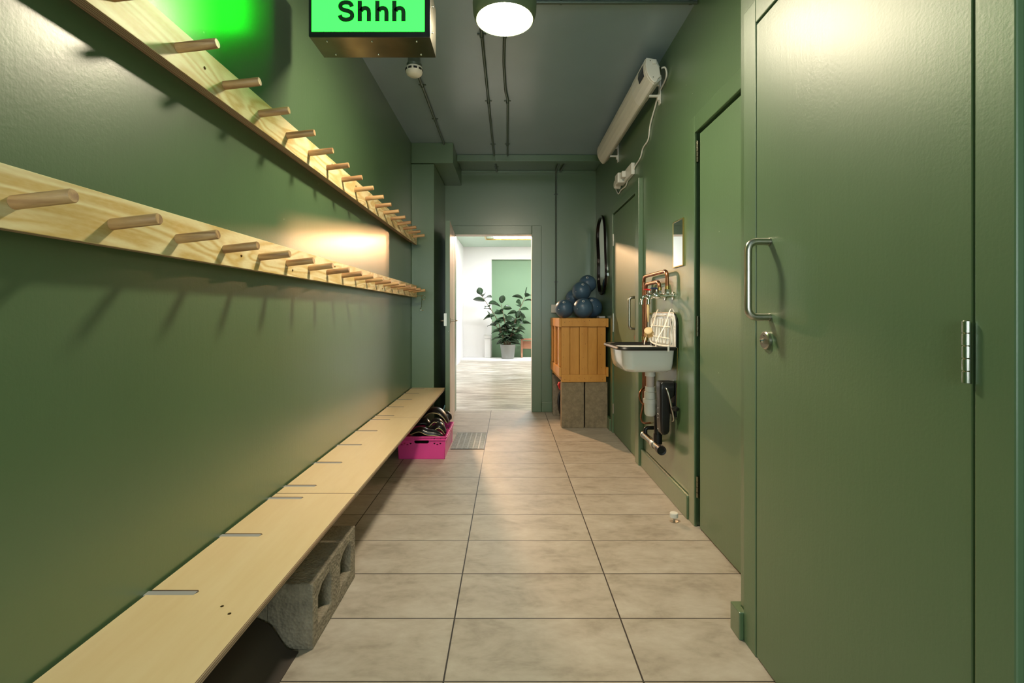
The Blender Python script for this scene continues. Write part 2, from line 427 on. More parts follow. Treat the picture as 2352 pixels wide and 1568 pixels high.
# ------------------------------------------------------------------ doors
def d_handle(parent, x, y, z0, z1, proj, r=.0105, mat='steel'):
    p = fillet([(x, y, z1), (x-proj, y, z1), (x-proj, y, z0), (x, y, z0)], .03, 8)
    bm = nb(); tube(bm, p, r, 16)
    for z in (z0, z1): lathe(bm, [(r+.0012, -.001), (r+.0012, .004)], (x-.004, y, z), 'X', 20)
    return obj('pull_handle', bm, mat, parent, smooth=True)
def hinge(parent, x, y, z0, z1, r=.0085, k=5, mat='steel', leafs=.03):
    bm = nb()
    h = (z1-z0)/k
    for i in range(k): lathe(bm, [(r*.8, 0), (r, .001), (r, h-.0015), (r*.8, h-.0005)], (x, y, z0+i*h), 'Z', 14)
    box(bm, (x, y-leafs*.5, z0), (x+.004, y+leafs*.5, z1))
    return obj('hinge', bm, mat, parent, smooth=True)
# door_1 : large near door
d1 = struct('door_1', BX((NW-.0112, .827, .006), (NW+.036, 1.549, 2.028)), 'green_door', .003)
d_handle(d1, NW-.011, 1.470, 1.093, 1.322, .066, .0112)
bm = nb(); lathe(bm, [(.0, -.010), (.024, -.010), (.0275, -.007), (.0275, 0)], (NW-.0115, 1.485, 1.0215), 'X', 36)
ls = obj('lock_rose', bm, 'steel', d1, smooth=True)
bm = nb(); lathe(bm, [(.0, -.009), (.004, -.009), (.006, -.004), (.007, 0)], (NW-.0215, 1.487, 1.0195), 'X', 6)
obj('lock_turn', bm, 'chrome', ls)
obj('lock_slot', box(nb(), (NW-.0225, 1.480, 1.034), (NW-.0212, 1.487, 1.037)), 'black', ls)
hinge(d1, NW-.020, .829, .985, 1.093, .0065, 5, 'chrome', .012)
bm = nb(); box(bm, (NW+.04, .8225, .0), (NW+.05, 1.5525, 2.0355)); struct('door_1_stop'.replace('_1_stop', '_4'), bm, 'dark_gap')  # dark sheet added behind the near leaf, paints the shade in its gap
# door_2 : middle door, hinged at far side
d2 = struct('door_2', BX((RW+.001, 1.745, .008), (RW+.041, 2.468, 2.020)), 'green_door', .003)
for a, b in ((1.88, 1.99), (.985, 1.09), (.155, .265)): hinge(d2, RW-.002, 2.488, a+.0, b, .007, 4, 'galv', .014)
struct('door_5', BX((RW+.044, 1.741, 0), (RW+.06, 2.514, 2.0395)), 'dark_gap')  # dark backing that paints gap shade around the middle door
# door_3 : far right door
d3 = struct('door_3', BX((RW-.008, 3.604, .006), (RW+.036, 4.447, 2.002)), 'green_door', .003)
d_handle(d3, RW-.008, 3.655, .985, 1.222, .055, .0105)
bm = nb(); lathe(bm, [(.0, -.010), (.022, -.010), (.026, -.006), (.026, 0)], (RW-.0085, 3.655, .918), 'X', 28); obj('lock_rose', bm, 'copper', d3, smooth=True)
for a, b in ((1.72, 1.83), (.93, 1.10), (.18, .27)): hinge(d3, RW-.012, 4.451, a, b, .006, 4, 'steel', .012)
struct('door_6', BX((RW+.04, 3.601, 0), (RW+.055, 4.454, 2.0115)), 'dark_gap')  # dark sheet for painted shade behind the far right leaf
# door_7 : open leaf in the far doorway
lf = BX((DX0-.045, 4.605, .008), (DX0-.001, 5.385, 1.985))
bmesh.ops.translate(lf, verts=lf.verts, vec=(.0, 0, 0))
for v in lf.verts:
    if v.co.y < 5: v.co.x += .040
d7 = struct('door_7', lf, 'green', .002, mats=['green', 'door_veneer'], matf=lambda f: 1 if f.normal.x > .8 else 0)
def lever(parent, x, y, z, s):
    bm = nb(); lathe(bm, [(.0, 0), (.024, 0), (.025, s*.006), (.0, s*.008)] if s > 0 else [(.0, -.008), (.025, -.006), (.024, 0), (.0, 0)], (x, y, z), 'X', 22)
    tube(bm, fillet([(x, y, z), (x+s*.052, y, z), (x+s*.052, y+.11, z)], .015, 5), .009, 12)
    return obj('lever_handle', bm, 'steel', parent, smooth=True)
lever(d7, DX0+.036, 4.67, 1.030, 1); lever(d7, DX0-.005-.004, 4.67, 1.030, -1)
obj('latch_plate', BX((DX0-.018, 4.6015, .98), (DX0+.008, 4.604, 1.10)), 'steel', d7)

# ------------------------------------------------------------------ room beyond
bm = nb(); box(bm, (-1.2, FY+.06, -.1), (4.3, 12.2, 0)); struct('floor_beyond', bm, 'planks')
struct('ceiling_beyond', BX((-1.2, FY+.121, 2.70), (4.3, 12.2, 2.8)), 'sage_ceiling')
struct('wall_beyond_left', BX((-1.19, FY+.121, 0), (-1.09, 12.0, 2.699)), 'white_wall')
struct('wall_beyond_right', BX((4.2, FY+.121, 0), (4.3, 12.0, 2.699)), 'white_wall')
struct('wall_beyond_near', BX((RW+.151, FY+.02, 0), (4.2, FY+.12, 2.699)), 'white_wall')
bm = nb(); box(bm, (-1.09, 11.7, 0), (-.41, 11.85, 2.699)); box(bm, (-.41, 11.7, 2.40), (4.2, 11.85, 2.699)); box(bm, (2.2, 11.7, 0), (4.2, 11.85, 2.40))
struct('wall_beyond_far', bm, 'white_wall')
struct('wall_recess', BX((-.41, 11.845, 0), (2.2, 11.95, 2.41)), 'sage')
struct('trim_plinth', BX((-1.089, 11.05, 0), (4.199, 11.699, .035)), 'white_wall', .004)
sk = thing('ceiling_light_panel', 'long glowing white panel on the pale green ceiling seen through the open doorway', 'ceiling light', (.6, 10, 2.69))
obj('diffuser', BX((-.31, 9.62, 2.672), (1.7, 10.22, 2.682)), 'sky_panel', sk)
bm = nb()
for a, b in (((-.50, 9.50), (1.9, 9.53)), ((-.50, 10.42), (1.9, 10.45)), ((-.50, 9.53), (-.47, 10.42)), ((1.87, 9.53), (1.9, 10.42))):
    box(bm, (a[0], a[1], 2.675), (b[0], b[1], 2.6995))
obj('frame', bm, 'brass', sk, bevel=.003)
obj('backing', BX((-.31, 9.62, 2.683), (1.7, 10.22, 2.6995)), 'white_plastic', sk)
for i, (x, y, z, tx, r) in enumerate(((1.85, 10.3, 2.64, 0, .06), (1.35, 9.6, 2.64, 0, .05))):
    s = thing('spot_light', 'small warm round spotlight on the ceiling beyond the doorway', 'spotlight', (x, y, z), 'warm ceiling spotlights beyond the doorway')
    bm = nb(); lathe(bm, [(r*1.2, .0595), (r*1.2, .012), (r*1.1, .004)], (x, y, z)); obj('housing', bm, 'white_plastic', s, smooth=True)
    bm = nb(); lathe(bm, [(0, 0), (r, 0), (r, .003), (0, .003)], (x, y, z)); obj('bulb', bm, 'warm_spot', s)
s = thing('wall_spot_light', 'warm round wall spotlight on the white wall beyond the doorway', 'spotlight', (-1.03, 7.2, 2.33))
bm = nb(); tube(bm, [(-1.09, 7.2, 2.36), (-1.0, 7.16, 2.35), (-.95, 7.12, 2.335)], .05, 20); obj('housing', bm, 'white_plastic', s, smooth=True)
bm = nb(); tube(bm, [(-.949, 7.119, 2.3348), (-.945, 7.116, 2.334)], .045, 20); obj('bulb', bm, 'warm_spot', s)
bm = nb()
for a, b in (((6.30, .45), (6.36, 2.55)), ((10.84, .45), (10.9, 2.55)), ((6.36, .45), (10.84, .51)), ((6.36, 2.49), (10.84, 2.55)), ((7.8, .51), (7.84, 2.49)), ((9.34, .51), (9.38, 2.49))):
    box(bm, (4.12, a[0], a[1]), (4.199, b[0], b[1]))
struct('window_2', bm, 'white_plastic', .003)  # unseen window frame, added to dress the side fill lamp
# rubber plant
pl = thing('potted_rubber_plant', 'tall rubber plant with dark glossy leaves in a grey pot beyond the doorway', 'plant', (-.015, 11.30, .036))
bm = nb(); lathe(bm, [(.0, 0), (.135, 0), (.145, .02), (.168, .25), (.175, .26), (.178, .33), (.165, .33), (.155, .29), (0, .285)], (-.015, 11.30, .036)); obj('pot', bm, 'pot', pl, smooth=True)
bm = nb(); lathe(bm, [(0, .286), (.153, .286), (.15, .30), (0, .305)], (-.015, 11.30, .036)); obj('soil', bm, 'soil', pl)
def leaf(bm, base, d, L, W, droop):
    d = d.normalized(); side = d.cross(Vector((0, 0, 1)))
    if side.length < .1: side = Vector((1, 0, 0))
    side.normalize(); nrm = side.cross(d)
    q = Matrix.Rotation(RL.uniform(-1.1, 1.1), 3, d); side = q @ side; nrm = side.cross(d)
    rows = []
    for i in range(8):
        t = i/7; w = W*math.sin(PI*min(1, t*.97+.03))**.75*.5
        c = base + d*L*t - Vector((0, 0, 1))*droop*L*t*t
        rows.append([bm.verts.new(c+side*w+nrm*w*.35), bm.verts.new(c), bm.verts.new(c-side*w+nrm*w*.35)])
    for a, b in zip(rows, rows[1:]):
        for k in range(2): bm.faces.new((a[k], a[k+1], b[k+1], b[k]))
fol = nb(); RL = random.Random(3)
cen = Vector((-.015, 11.30, .33))
stems = [((-.62, 1.50), 17), ((-.17, 1.30), 14), ((.40, 1.50), 19), ((.18, .95), 11), ((-.38, .92), 11), ((.0, .85), 10), ((.32, .88), 9)]
for (tx, tz), n in stems:
    tip = Vector((tx, 11.30+RL.uniform(-.15, .05), tz)); mid = (cen+tip)/2+Vector((-(tx)*.12, 0, -.02))
    path = smooth_path([cen+Vector((tx*.12, 0, 0)), mid, tip], 10)
    bm = nb(); tube(bm, path, .014, 8, .005); obj('stem', bm, 'stem', pl, smooth=True)
    for i in range(n):
        t = .2+.8*i/(n-1); p = path[min(len(path)-1, int(t*(len(path)-1)))]
        a = i*2.4+tx*5; el = .15+.9*max(0, t-.6)
        d = Vector((math.cos(a), math.sin(a)*.7-.15, el if i < n-1 else 2))
        leaf(fol, p+d.normalized()*.03, d, RL.uniform(.22, .29)*(1 if i < n-1 else .8), RL.uniform(.125, .165), RL.uniform(.15, .5) if i < n-1 else 0)
fo = obj('foliage', fol, 'leaf', pl, smooth=True)
so = fo.modifiers.new('solid', 'SOLIDIFY'); so.thickness = .003
# things beyond
wb = thing('low_wooden_bench', 'low reddish wooden bench beside the potted plant beyond the doorway', 'bench', (.9, 11.6, .036))
obj('seat', BX((.29, 11.50, .455), (1.7, 11.69, .49)), 'bench_wood', wb, bevel=.004)
obj('back_rail', BX((.34, 11.64, .24), (1.66, 11.67, .42)), 'bench_wood', wb, bevel=.003)
for x in (.295, 1.65):
    obj('leg', BX((x, 11.51, .036), (x+.045, 11.68, .454)), 'bench_wood', wb, bevel=.003)
wbx = thing('white_pedal_box', 'small white lidded box standing against the white wall left of the potted plant', 'box', (-.49, 11.6, .036))
obj('body', BX((-.57, 11.5, .036), (-.425, 11.69, .49)), 'white_wall', wbx, bevel=.004)
obj('lid', BX((-.585, 11.485, .497), (-.415, 11.695, .57)), 'white_wall', wbx, bevel=.006)

# ------------------------------------------------------------------ peg rails
PX = -.862
pegY = [.843+.208*k for k in range(18)]
def peg_rail(label, z0, z1, ks, joint, zp, screws):
    r = thing('peg_rail', label, 'peg rail', (LW, 2.4, z0), 'pine peg rails on the left wall')
    for a, b in ((.25, joint-.001), (joint+.001, 4.55)):
        obj('board', BX((PX-.024, a, z0), (PX, b, z1)), 'pine', r, bevel=.001, seg=1, mats=['pine', 'ply'], matf=lambda f: 0 if abs(f.normal.x) > .5 else 1)
    obj('batten', BX((LW+.0005, .3, z0+.02), (PX-.0245, 4.5, z1-.02)), 'ply', r)
    for k in ks:
        y = pegY[k]; bm = nb(); rr = .0125
        jx = R.uniform(-.003, .003)
        a = Vector((PX+.0003, y, zp)); b = Vector((-.757+jx, y, zp+.012))
        d = (b-a).normalized()
        tube(bm, [a, b-d*.002, b], lambda t: rr if t < .9 else rr-.0015, 20)
        obj('peg', bm, 'dowel', r, smooth=True)
    for (y, z) in screws:
        bm = nb(); lathe(bm, [(.0, .0016), (.003, .0012), (.0045, 0), (.0045, -.001)], (PX+.0012, y, z), 'X', 12); obj('screw', bm, 'screw', r, smooth=True)
    return r
peg_rail('lower pine board of wooden pegs on the left green wall, above the bench', 1.250, 1.361, range(0, 18), 2.53, 1.298,
         [(1.56, 1.29), (1.93, 1.275), (2.40, 1.335), (2.62, 1.34), (3.30, 1.27)])
peg_rail('upper pine board of wooden pegs high on the left green wall, behind the lit sign', 1.743, 1.853, range(1, 18), 2.54, 1.795,
         [(1.372, 1.80), (2.36, 1.83), (2.73, 1.82), (3.56, 1.80), (4.34, 1.79)])
hk = thing('hanging_hook', 'small steel cabin hook dangling below the last peg of the lower rail', 'hook', (-.80, 4.53, 1.13))
bm = nb(); yy = 4.53
tube(bm, smooth_path([at(971, 677, yy), at(976, 680, yy), at(975, 687, yy), at(970, 688, yy), at(969, 680, yy)], 5, True)+[at(971, 677, yy)], .0028, 8)
obj('eye', bm, 'chrome', hk, smooth=True)
bm = nb(); tube(bm, fillet([at(969, 680, yy), at(968, 705, yy), at(965, 710, yy), at(968, 713, yy), at(973, 712, yy)], .006, 4), .0028, 8); obj('shank', bm, 'chrome', hk, smooth=True)
bm = nb(); tube(bm, [(PX-.002, 4.53, 1.262), at(971, 679, yy)], .003, 8); obj('staple', bm, 'chrome', hk, smooth=True)

# ------------------------------------------------------------------ bench
BT, BH = .394, .018
bn = thing('wall_bench', 'long pale plywood bench fixed along the left wall', 'bench', (-.75, 2.5, .2))
boards = [(.54, 1.905, [.60, .91, 1.232, 1.551, 1.861]), (1.911, 3.293, [1.992, 2.30, 2.61, 2.92, 3.23]), (3.297, 4.598, [3.35, 3.66, 3.97, 4.28, 4.56])]
for i, (a, b, ss) in enumerate(boards):
    xf = -.604; xb = -.916
    pts = [(xf, a), (xf, b), (xb, b)]
    for y in reversed(ss):
        pts += [(xb, y+.011), (-.797, y+.011), (-.790, y+.004), (-.796, y-.011), (xb, y-.011)]
    pts += [(xb, a)]
    q = []
    for p in pts:
        if not q or (Vector(p)-Vector(q[-1])).length > 1e-4: q.append(p)
    bm = nb()
    for (z_, rev) in ((BT, False), (BT-BH, True)):
        pass
    bm = holed(q, [], BH, lambda u, v, w: (u, v, BT-BH+w))
    obj('seat_board', bm, 'birch', bn, mats=['birch', 'ply_z'], matf=lambda f: 0 if abs(f.normal.z) > .5 else 1)
    for y in ss:
        bm = nb(); box(bm, (LW+.001, y-.0095, BT-BH-.003), (-.798, y+.0100, BT-.002)); box(bm, (LW+.001, y-.0095, BT-.16), (LW+.008, y+.0095, BT-BH-.003))
        obj('bracket', bm, 'bracket', bn)
for (px, py) in ((527, 1409), (510, 1392)):
    p = at(px, py, 791/(py-718)); bm = nb(); lathe(bm, [(.004, 0), (.0042, .0004), (0, .0005)], (p.x, p.y, BT), 'Z', 12); obj('knot', bm, 'screw', bn)

# ------------------------------------------------------------------ blocks
def hollow_block():
    Y0, Y1, Z1, X0b, X1b = 1.587, 2.026, .216, -.858, -.642
    h1 = [(1.632, .058), (1.752, .052), (1.756, .150), (1.742, .180), (1.668, .172), (1.634, .150)]
    h2 = [(1.846, .056), (1.968, .054), (1.972, .150), (1.955, .182), (1.885, .172), (1.850, .150)]
    bm = holed([(Y0, 0.0), (Y1, 0.0), (Y1, Z1), (Y0, Z1)], [h1, h2], .15, lambda u, v, w: (X1b-.15+w, u, v))
    box(bm, (X0b, Y0, 0), (X1b-.15, Y1, Z1))
    return bm
hb = tag(obj('concrete_block', hollow_block(), 'concrete', bevel=.004), 'hollow grey concrete block lying on its side under the bench', 'concrete block')
def solid_block(name, x0, y0, label, w=.214, d=.1, h=.44, mat='concrete2'):
    bm = BX((x0, y0, 0), (x0+w, y0+d, h))
    for v in bm.verts: v.co += Vector((R.uniform(-.002, .002), R.uniform(-.002, .002), 0))
    return tag(obj(name, bm, mat, bevel=.005), label, 'concrete block', 'upright concrete blocks under the wooden crate')
solid_block('concrete_block', .509, 4.637, 'tan upright concrete block under the crate, the front left one nearest the doorway')
solid_block('concrete_block', .737, 4.642, 'tan upright concrete block under the crate, the front right one beside the green door')
solid_block('concrete_block', .478, 5.20, 'narrow grey concrete block standing at the back under the crate, by the far wall', .10, .1, .44, 'concrete')
solid_block('concrete_block', .83, 5.20, 'upright concrete block hidden at the back right corner under the crate', .10, .1, .44, 'concrete')
pm = thing('foot_pump', 'red item with a black hose half hidden behind the crate blocks', 'pump', (.53, 4.95, 0))
bm = nb(); prism(bm, [(.50, .37), (.515, .40), (.56, .39), (.57, .33), (.52, .32)], 'Y', 4.90, 4.98); obj('handle', bm, 'red', pm, bevel=.008)
bm = nb(); tube(bm, smooth_path([(.55, 4.95, .33), (.515, 4.93, .26), (.512, 4.92, .16), (.54, 4.93, .06), (.58, 4.95, .016)], 8), .014, 12); obj('hose', bm, 'black', pm, smooth=True)
obj('base', BX((.54, 4.86, 0), (.66, 5.05, .03)), 'black', pm, bevel=.008)
obj('body', BX((.57, 4.91, .03), (.63, 4.99, .35)), 'black', pm, bevel=.01)
# dark curved sheet under bench
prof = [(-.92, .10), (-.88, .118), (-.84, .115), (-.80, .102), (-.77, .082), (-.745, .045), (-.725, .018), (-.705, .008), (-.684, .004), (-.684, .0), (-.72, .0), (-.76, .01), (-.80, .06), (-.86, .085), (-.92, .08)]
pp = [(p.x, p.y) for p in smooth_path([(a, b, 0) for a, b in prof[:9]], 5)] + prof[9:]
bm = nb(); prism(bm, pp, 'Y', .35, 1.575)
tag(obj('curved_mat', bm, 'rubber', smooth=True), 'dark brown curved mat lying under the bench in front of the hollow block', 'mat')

# ------------------------------------------------------------------ pink basket
PB = (-.838, 3.65, -.475, 4.14)
bk = thing('plastic_basket', 'bright pink stackable plastic basket on the floor half under the bench', 'basket', (-.655, 3.9, 0))
def tri(cx, cz, s, up):
    return [(cx-s, cz-(.4*s if up else -.4*s)), (cx+s, cz-(.4*s if up else -.4*s)), (cx, cz+(.7*s if up else -.7*s))]
def wallp(L):
    Hh = .172; m = L/2
    o = [(.006, 0), (L-.006, 0), (L, Hh), (0, Hh)]
    hs = [rrect(m-.055, m+.055, .118, .145, .013, 4)]
    x = .03; i = 0
    while x < L-.02:
        if abs(x-m) > .075:
            hs.append(tri(x, .112+(.006 if i % 2 else -.002), .0105, i % 2 == 0))
            if L-x < .14: hs.append(tri(x, .150+(.003 if i % 2 else -.003), .009, i % 2 == 0))
        x += .0225; i += 1
    return o, hs
x0, y0, x1, y1 = PB
o_, h_ = wallp(x1-x0)
obj('end_wall', holed(o_, h_, .004, lambda u, v, w: (x0+u, y0+w+(.172-v)*.05, v+.001)), 'pink', bk)
obj('end_wall', holed(o_, h_, .004, lambda u, v, w: (x0+u, y1-w-(.172-v)*.05, v+.001)), 'pink', bk)
o_, h_ = wallp(y1-y0)
obj('side_wall', holed(o_, h_, .004, lambda u, v, w: (x1-w-(.172-v)*.05, y0+u, v+.001)), 'pink', bk)
obj('side_wall', holed(o_, h_, .004, lambda u, v, w: (x0+w+(.172-v)*.05, y0+u, v+.001)), 'pink', bk)
obj('base', BX((x0+.012, y0+.012, .001), (x1-.012, y1-.012, .007)), 'pink', bk)
bm = nb()
for z, e in ((.168, .010), (.148, .006)):
    tube(bm, [(x0-.004, y0-e*.5, z), (x1+.004, y0-e*.5, z)], .005, 8); tube(bm, [(x0-.004, y1+e*.5, z), (x1+.004, y1+e*.5, z)], .005, 8)
    tube(bm, [(x1+e*.5, y0, z), (x1+e*.5, y1, z)], .005, 8); tube(bm, [(x0-e*.5, y0, z), (x0-e*.5, y1, z)], .005, 8)
for y in [y0+.04+i*.045 for i in range(10)]: box(bm, (x1-.001, y, .145), (x1+.008, y+.006, .176))
for x in (x0+.06, x0+.12, x1-.12, x1-.05): box(bm, (x, y0-.008, .146), (x+.004, y0+.002, .172))
obj('rim', bm, 'pink', bk, smooth=True)
def pad(i, label, path, w, th, lines):
    c = Vector(path[len(path)//2]); c = Vector((c.x, c.y, min(p[2] for p in path)))
    t_ = thing('padded_strap', label, 'padded strap', c, 'black padded straps in the pink basket')
    P = smooth_path(path, 8); bm = nb(); rings = []
    for k, p in enumerate(P):
        t = k/(len(P)-1); d = (P[min(k+1, len(P)-1)]-P[max(k-1, 0)]).normalized()
        u = d.cross(Vector((0, 1, .25))).normalized(); v = d.cross(u).normalized()
        s = (math.sin(PI*(.04+.92*t)))**.5
        rings.append([p+v*math.cos(2*PI*a/18)*w*1.25*s+u*math.sin(2*PI*a/18)*th*1.25*s for a in range(18)])
    loft(bm, rings); obj('pad', bm, 'vinyl', t_, smooth=True)
    for sgn in lines:
        bm = nb(); tube(bm, [p+(r[0 if sgn > 0 else 9]-p)*1.0 for p, r in zip(P, rings)], .0028, 8); obj('piping', bm, 'piping', t_, smooth=True)
    return t_
pad(0, 'black padded strap arching highest at the back of the pink basket', [(-.72, 4.06, .22), (-.66, 4.04, .285), (-.585, 4.02, .29), (-.53, 4.0, .25), (-.50, 3.98, .20)], .042, .016, (1, -1))
pad(1, 'black padded strap curling as an inner loop in the middle of the pink basket', [(-.64, 3.88, .195), (-.60, 3.90, .235), (-.56, 3.90, .232), (-.53, 3.90, .195), (-.555, 3.89, .165)], .03, .013, (1, -1))
pad(2, 'black padded strap humped at the front right corner of the pink basket', [(-.64, 3.78, .175), (-.59, 3.78, .195), (-.545, 3.78, .225), (-.515, 3.78, .205), (-.495, 3.79, .165)], .036, .018, (1,))
pad(3, 'black padded strap lying low along the front edge of the pink basket', [(-.75, 3.70, .18), (-.68, 3.70, .21), (-.62, 3.70, .190), (-.56, 3.70, .182), (-.505, 3.70, .165)], .03, .022, (1,))
pad(4, 'black padded strap at the far right end of the pink basket by the door leaf', [(-.58, 4.10, .20), (-.54, 4.09, .235), (-.51, 4.08, .24), (-.49, 4.07, .205)], .03, .024, ())
pad(5, 'black padded strap under the bench edge at the left of the pink basket', [(-.80, 3.92, .17), (-.75, 3.93, .215), (-.69, 3.93, .225), (-.64, 3.92, .20)], .045, .02, (-1,))
pad(6, 'black padded strap filling the bottom of the pink basket', [(-.79, 3.86, .07), (-.72, 3.86, .085), (-.60, 3.86, .085), (-.53, 3.86, .07)], .12, .05, ())
bm = nb(); tube(bm, [(-.66, 4.52, .006), (-.60, 4.56, .235)], .0065, 10)
tag(obj('thin_rod', bm, 'teal', smooth=True), 'thin pale teal rod leaning in the gap behind the pink basket', 'rod')

# drain cover
dr = thing('drain_cover', 'galvanised textured metal drain cover set in the floor beside the pink basket', 'drain cover', (-.33, 4.18, 0))
obj('plate', BX((-.4685, 3.925, .0005), (-.203, 4.452, .003)), 'drain', dr)
for i in range(6):
    bm = nb(); x = -.4635+i*.0445; box(bm, (x+.009, 3.935, .003), (x+.025, 4.445, .0045))
    for j in range(17):
        y = 3.938+j*.030
        loft(bm, [[(x, y, .0031), (x+.034, y, .0031), (x+.034, y+.017, .0031), (x, y+.017, .0031)], [(x+.004, y+.004, .0085), (x+.030, y+.004, .0085), (x+.030, y+.013, .0085), (x+.004, y+.013, .0085)]])
    obj('tread_strip', bm, 'drain', dr)
bm = nb(); box(bm, (-.471, 3.918, .0004), (-.197, 3.9245, .0035)); box(bm, (-.471, 4.4525, .0004), (-.197, 4.460, .0035)); box(bm, (-.2025, 3.9245, .0004), (-.196, 4.4525, .0035)); box(bm, (-.471, 3.9245, .0004), (-.469, 4.4525, .0035))
obj('frame', bm, 'black', dr)

# ------------------------------------------------------------------ wooden crate (local coords, slightly turned)
cr = thing('wooden_crate', 'orange slatted pine crate standing on concrete blocks beside the doorway', 'crate', (.484, 4.622, .4425), rotz=math.radians(2.0))
W, D, CH, t = .475, .70, .610, .018
def cbox(name, a, b, mat='crate', bev=.0025): return obj(name, BX(a, b), mat, cr, local=True, bevel=bev)
ZB = .0
for nm, ya, yb in (('front_panel', .036, .05), ('back_panel', D-.05, D-.036)): [cbox(nm, (xa_, ya-.012 if ya < .1 else ya, ZB+.03), (xb_, yb-.012 if ya < .1 else yb, CH-.03)) for xa_, xb_ in ((.040, .1035), (.1085, .1965), (.2015, .2765), (.2815, .3685), (.3735, W-.040))]
for xa, xb in ((.022, .036), (W-.036, W-.022)): cbox('side_panel', (xa, .036, ZB+.012), (xb, D-.036, CH-.002))
cbox('bottom_panel', (.037, .051, ZB+.02), (W-.037, D-.051, ZB+.035)); cbox('lid', (.037, .051, CH-.018), (W-.037, D-.051, CH-.003))
for z0_, z1_ in ((CH-.078, CH), (ZB, ZB+.072)):
    cbox('rail', (.0225, 0, z0_), (W-.0225, .0175, z1_)); cbox('rail', (.0225, D-.0175, z0_), (W-.0225, D, z1_))
for z0_, z1_ in ((CH-.084, CH-.001), (ZB+.05, ZB+.14)):
    cbox('side_rail', (0, -.002, z0_), (.022, D-.02, z1_)); cbox('side_rail', (W-.022, -.002, z0_), (W, D-.02, z1_))
for xa, xb in ((.0225, .105), (.200, .278), (.372, W-.0225)):
    cbox('batten', (xa, .018, ZB+.002), (xb, .0355, CH-.001))
for ya, yb in ((.04, .12), (.31, .39), (.58, .66)):
    cbox('batten', (.0035, ya, ZB+.141), (.0215, yb, CH-.085))
for x in (.06, .10, .19, .24, .30, .42):
    for z in (CH-.03, ZB+.03):
        bm = nb(); lathe(bm, [(.0, 0), (.0028, 0), (.0028, .001)], (x+R.uniform(-.01, .01), -.0012, z+R.uniform(-.012, .012)), 'Y', 8); obj('nail', bm, 'cavity', cr, local=True)
for x in (.062, .24, .415):
    for z in (.14, .25, .36, .47):
        bm = nb(); lathe(bm, [(.0, 0), (.0025, 0), (.0025, .001)], (x+R.uniform(-.02, .02), .017, z+R.uniform(-.02, .02)), 'Y', 8); obj('nail', bm, 'cavity', cr, local=True)
tag(obj('flat_pad', BX((.90, 4.80, 1.0530), (.96, 4.93, 1.072)), 'bracket', bevel=.003), 'small flat grey pad on the crate top, right of the blue balls', 'pad')

# ------------------------------------------------------------------ balls
TOP = .4425+.610
def ball(px, Y, r, z, label):
    x = (px-1168)*Y/F
    b = thing('exercise_ball', label, 'exercise ball', (x, Y, z-r), 'blue exercise balls on the crate')
    bm = nb(); sphere(bm, (x, Y, z), r, 40); obj('shell', bm, 'blue', b, smooth=True)
    d0 = (Vector((0, 0, 1.106))-Vector((x, Y, z))).normalized()
    d = (d0+Vector((R.uniform(-.1, .25), 0, .95))).normalized(); c = Vector((x, Y, z))
    u = d.cross(Vector((0, 0, 1))).normalized(); v = d.cross(u)
    for rr, off in ((.012, 0), (.005, .005)):
        bm = nb(); pts = []
        for k in range(17):
            a = 2*PI*k/16; q = c+d*r+u*(math.cos(a)*rr+off)+v*math.sin(a)*rr; pts.append(c+(q-c).normalized()*(r+.0003))
        tube(bm, pts, .0016, 6, cap=False); obj('logo', bm, 'white', b, smooth=True)
    bm = nb(); e = (d0+Vector((.55, 0, .1))).normalized() if px > 1350 else (d0+Vector((-.8, 0, -.1))).normalized()
    sphere(bm, c+e*(r-.001), .004, 10); obj('valve_plug', bm, 'white', b, smooth=True)
    return b
ball(1296.3, 4.88, .0935, TOP+.094, 'blue exercise ball at the front left edge of the pile, nearest the wall socket')
ball(1339.5, 4.76, .0980, TOP+.0985, 'blue exercise ball at the front middle of the pile, whole and unobstructed')
ball(1359.5, 5.01, .1060, TOP+.107, 'large blue exercise ball low at the right, behind the front middle one')
ball(1335.5, 4.945, .0965, 1.327, 'blue exercise ball in the second layer, resting on the front ones')
ball(1349.5, 5.125, .0925, 1.412, 'blue exercise ball at the very top of the pile')
ball(1318, 5.14, .088, 1.262, 'blue exercise ball at the back, only its left side showing')
# ------------------------------------------------------------------ organic mirror and small mirror
def blob(k, n=72):
    pts = []
    for i in range(n):
        a = 2*PI*i/n; h = .40; z = math.sin(a)
        w = .235*(1-.20*math.cos(z*PI*1.05)*(1 if math.cos(a) > 0 else .55))
        pts.append((4.99+(w-k)*math.copysign(abs(math.cos(a))**.85, math.cos(a))+.03*math.sin(z*2.2), 1.70+(h-k)*math.copysign(abs(z)**.95, z)))
    return pts
mr = thing('wavy_mirror', 'tall wavy pill-shaped mirror with a dark frame on the right wall above the crate', 'mirror', (RW, 5.0, 1.3))
outl = blob(0); p3 = [Vector((RW-.018, a, b)) for a, b in outl]; bm = nb()
n_ = len(p3); rings = []
for i in range(n_):
    d = (p3[(i+1) % n_]-p3[i-1]).normalized(); u = Vector((1, 0, 0)); w = d.cross(u)
    rings.append([p3[i]+u*math.cos(2*PI*k/12)*.012+w*math.sin(2*PI*k/12)*.013 for k in range(12)])
rs = [ring(bm, r_) for r_ in rings]
for i in range(n_): bridge(bm, rs[i], rs[(i+1) % n_])
obj('frame', bm, 'mirror_frame', mr, smooth=True)
bm = nb(); prism(bm, blob(.008), 'X', RW-.012, RW-.002); obj('mirror_glass', bm, 'mirror', mr)
sm = thing('small_mirror', 'small rectangular mirror with a thin gilt edge above the sink', 'mirror', (RW, 2.76, 1.369))
obj('mirror_glass', BX((RW-.0075, 2.687, 1.374), (RW-.001, 2.843, 1.629)), 'mirror', sm)
bm = nb()
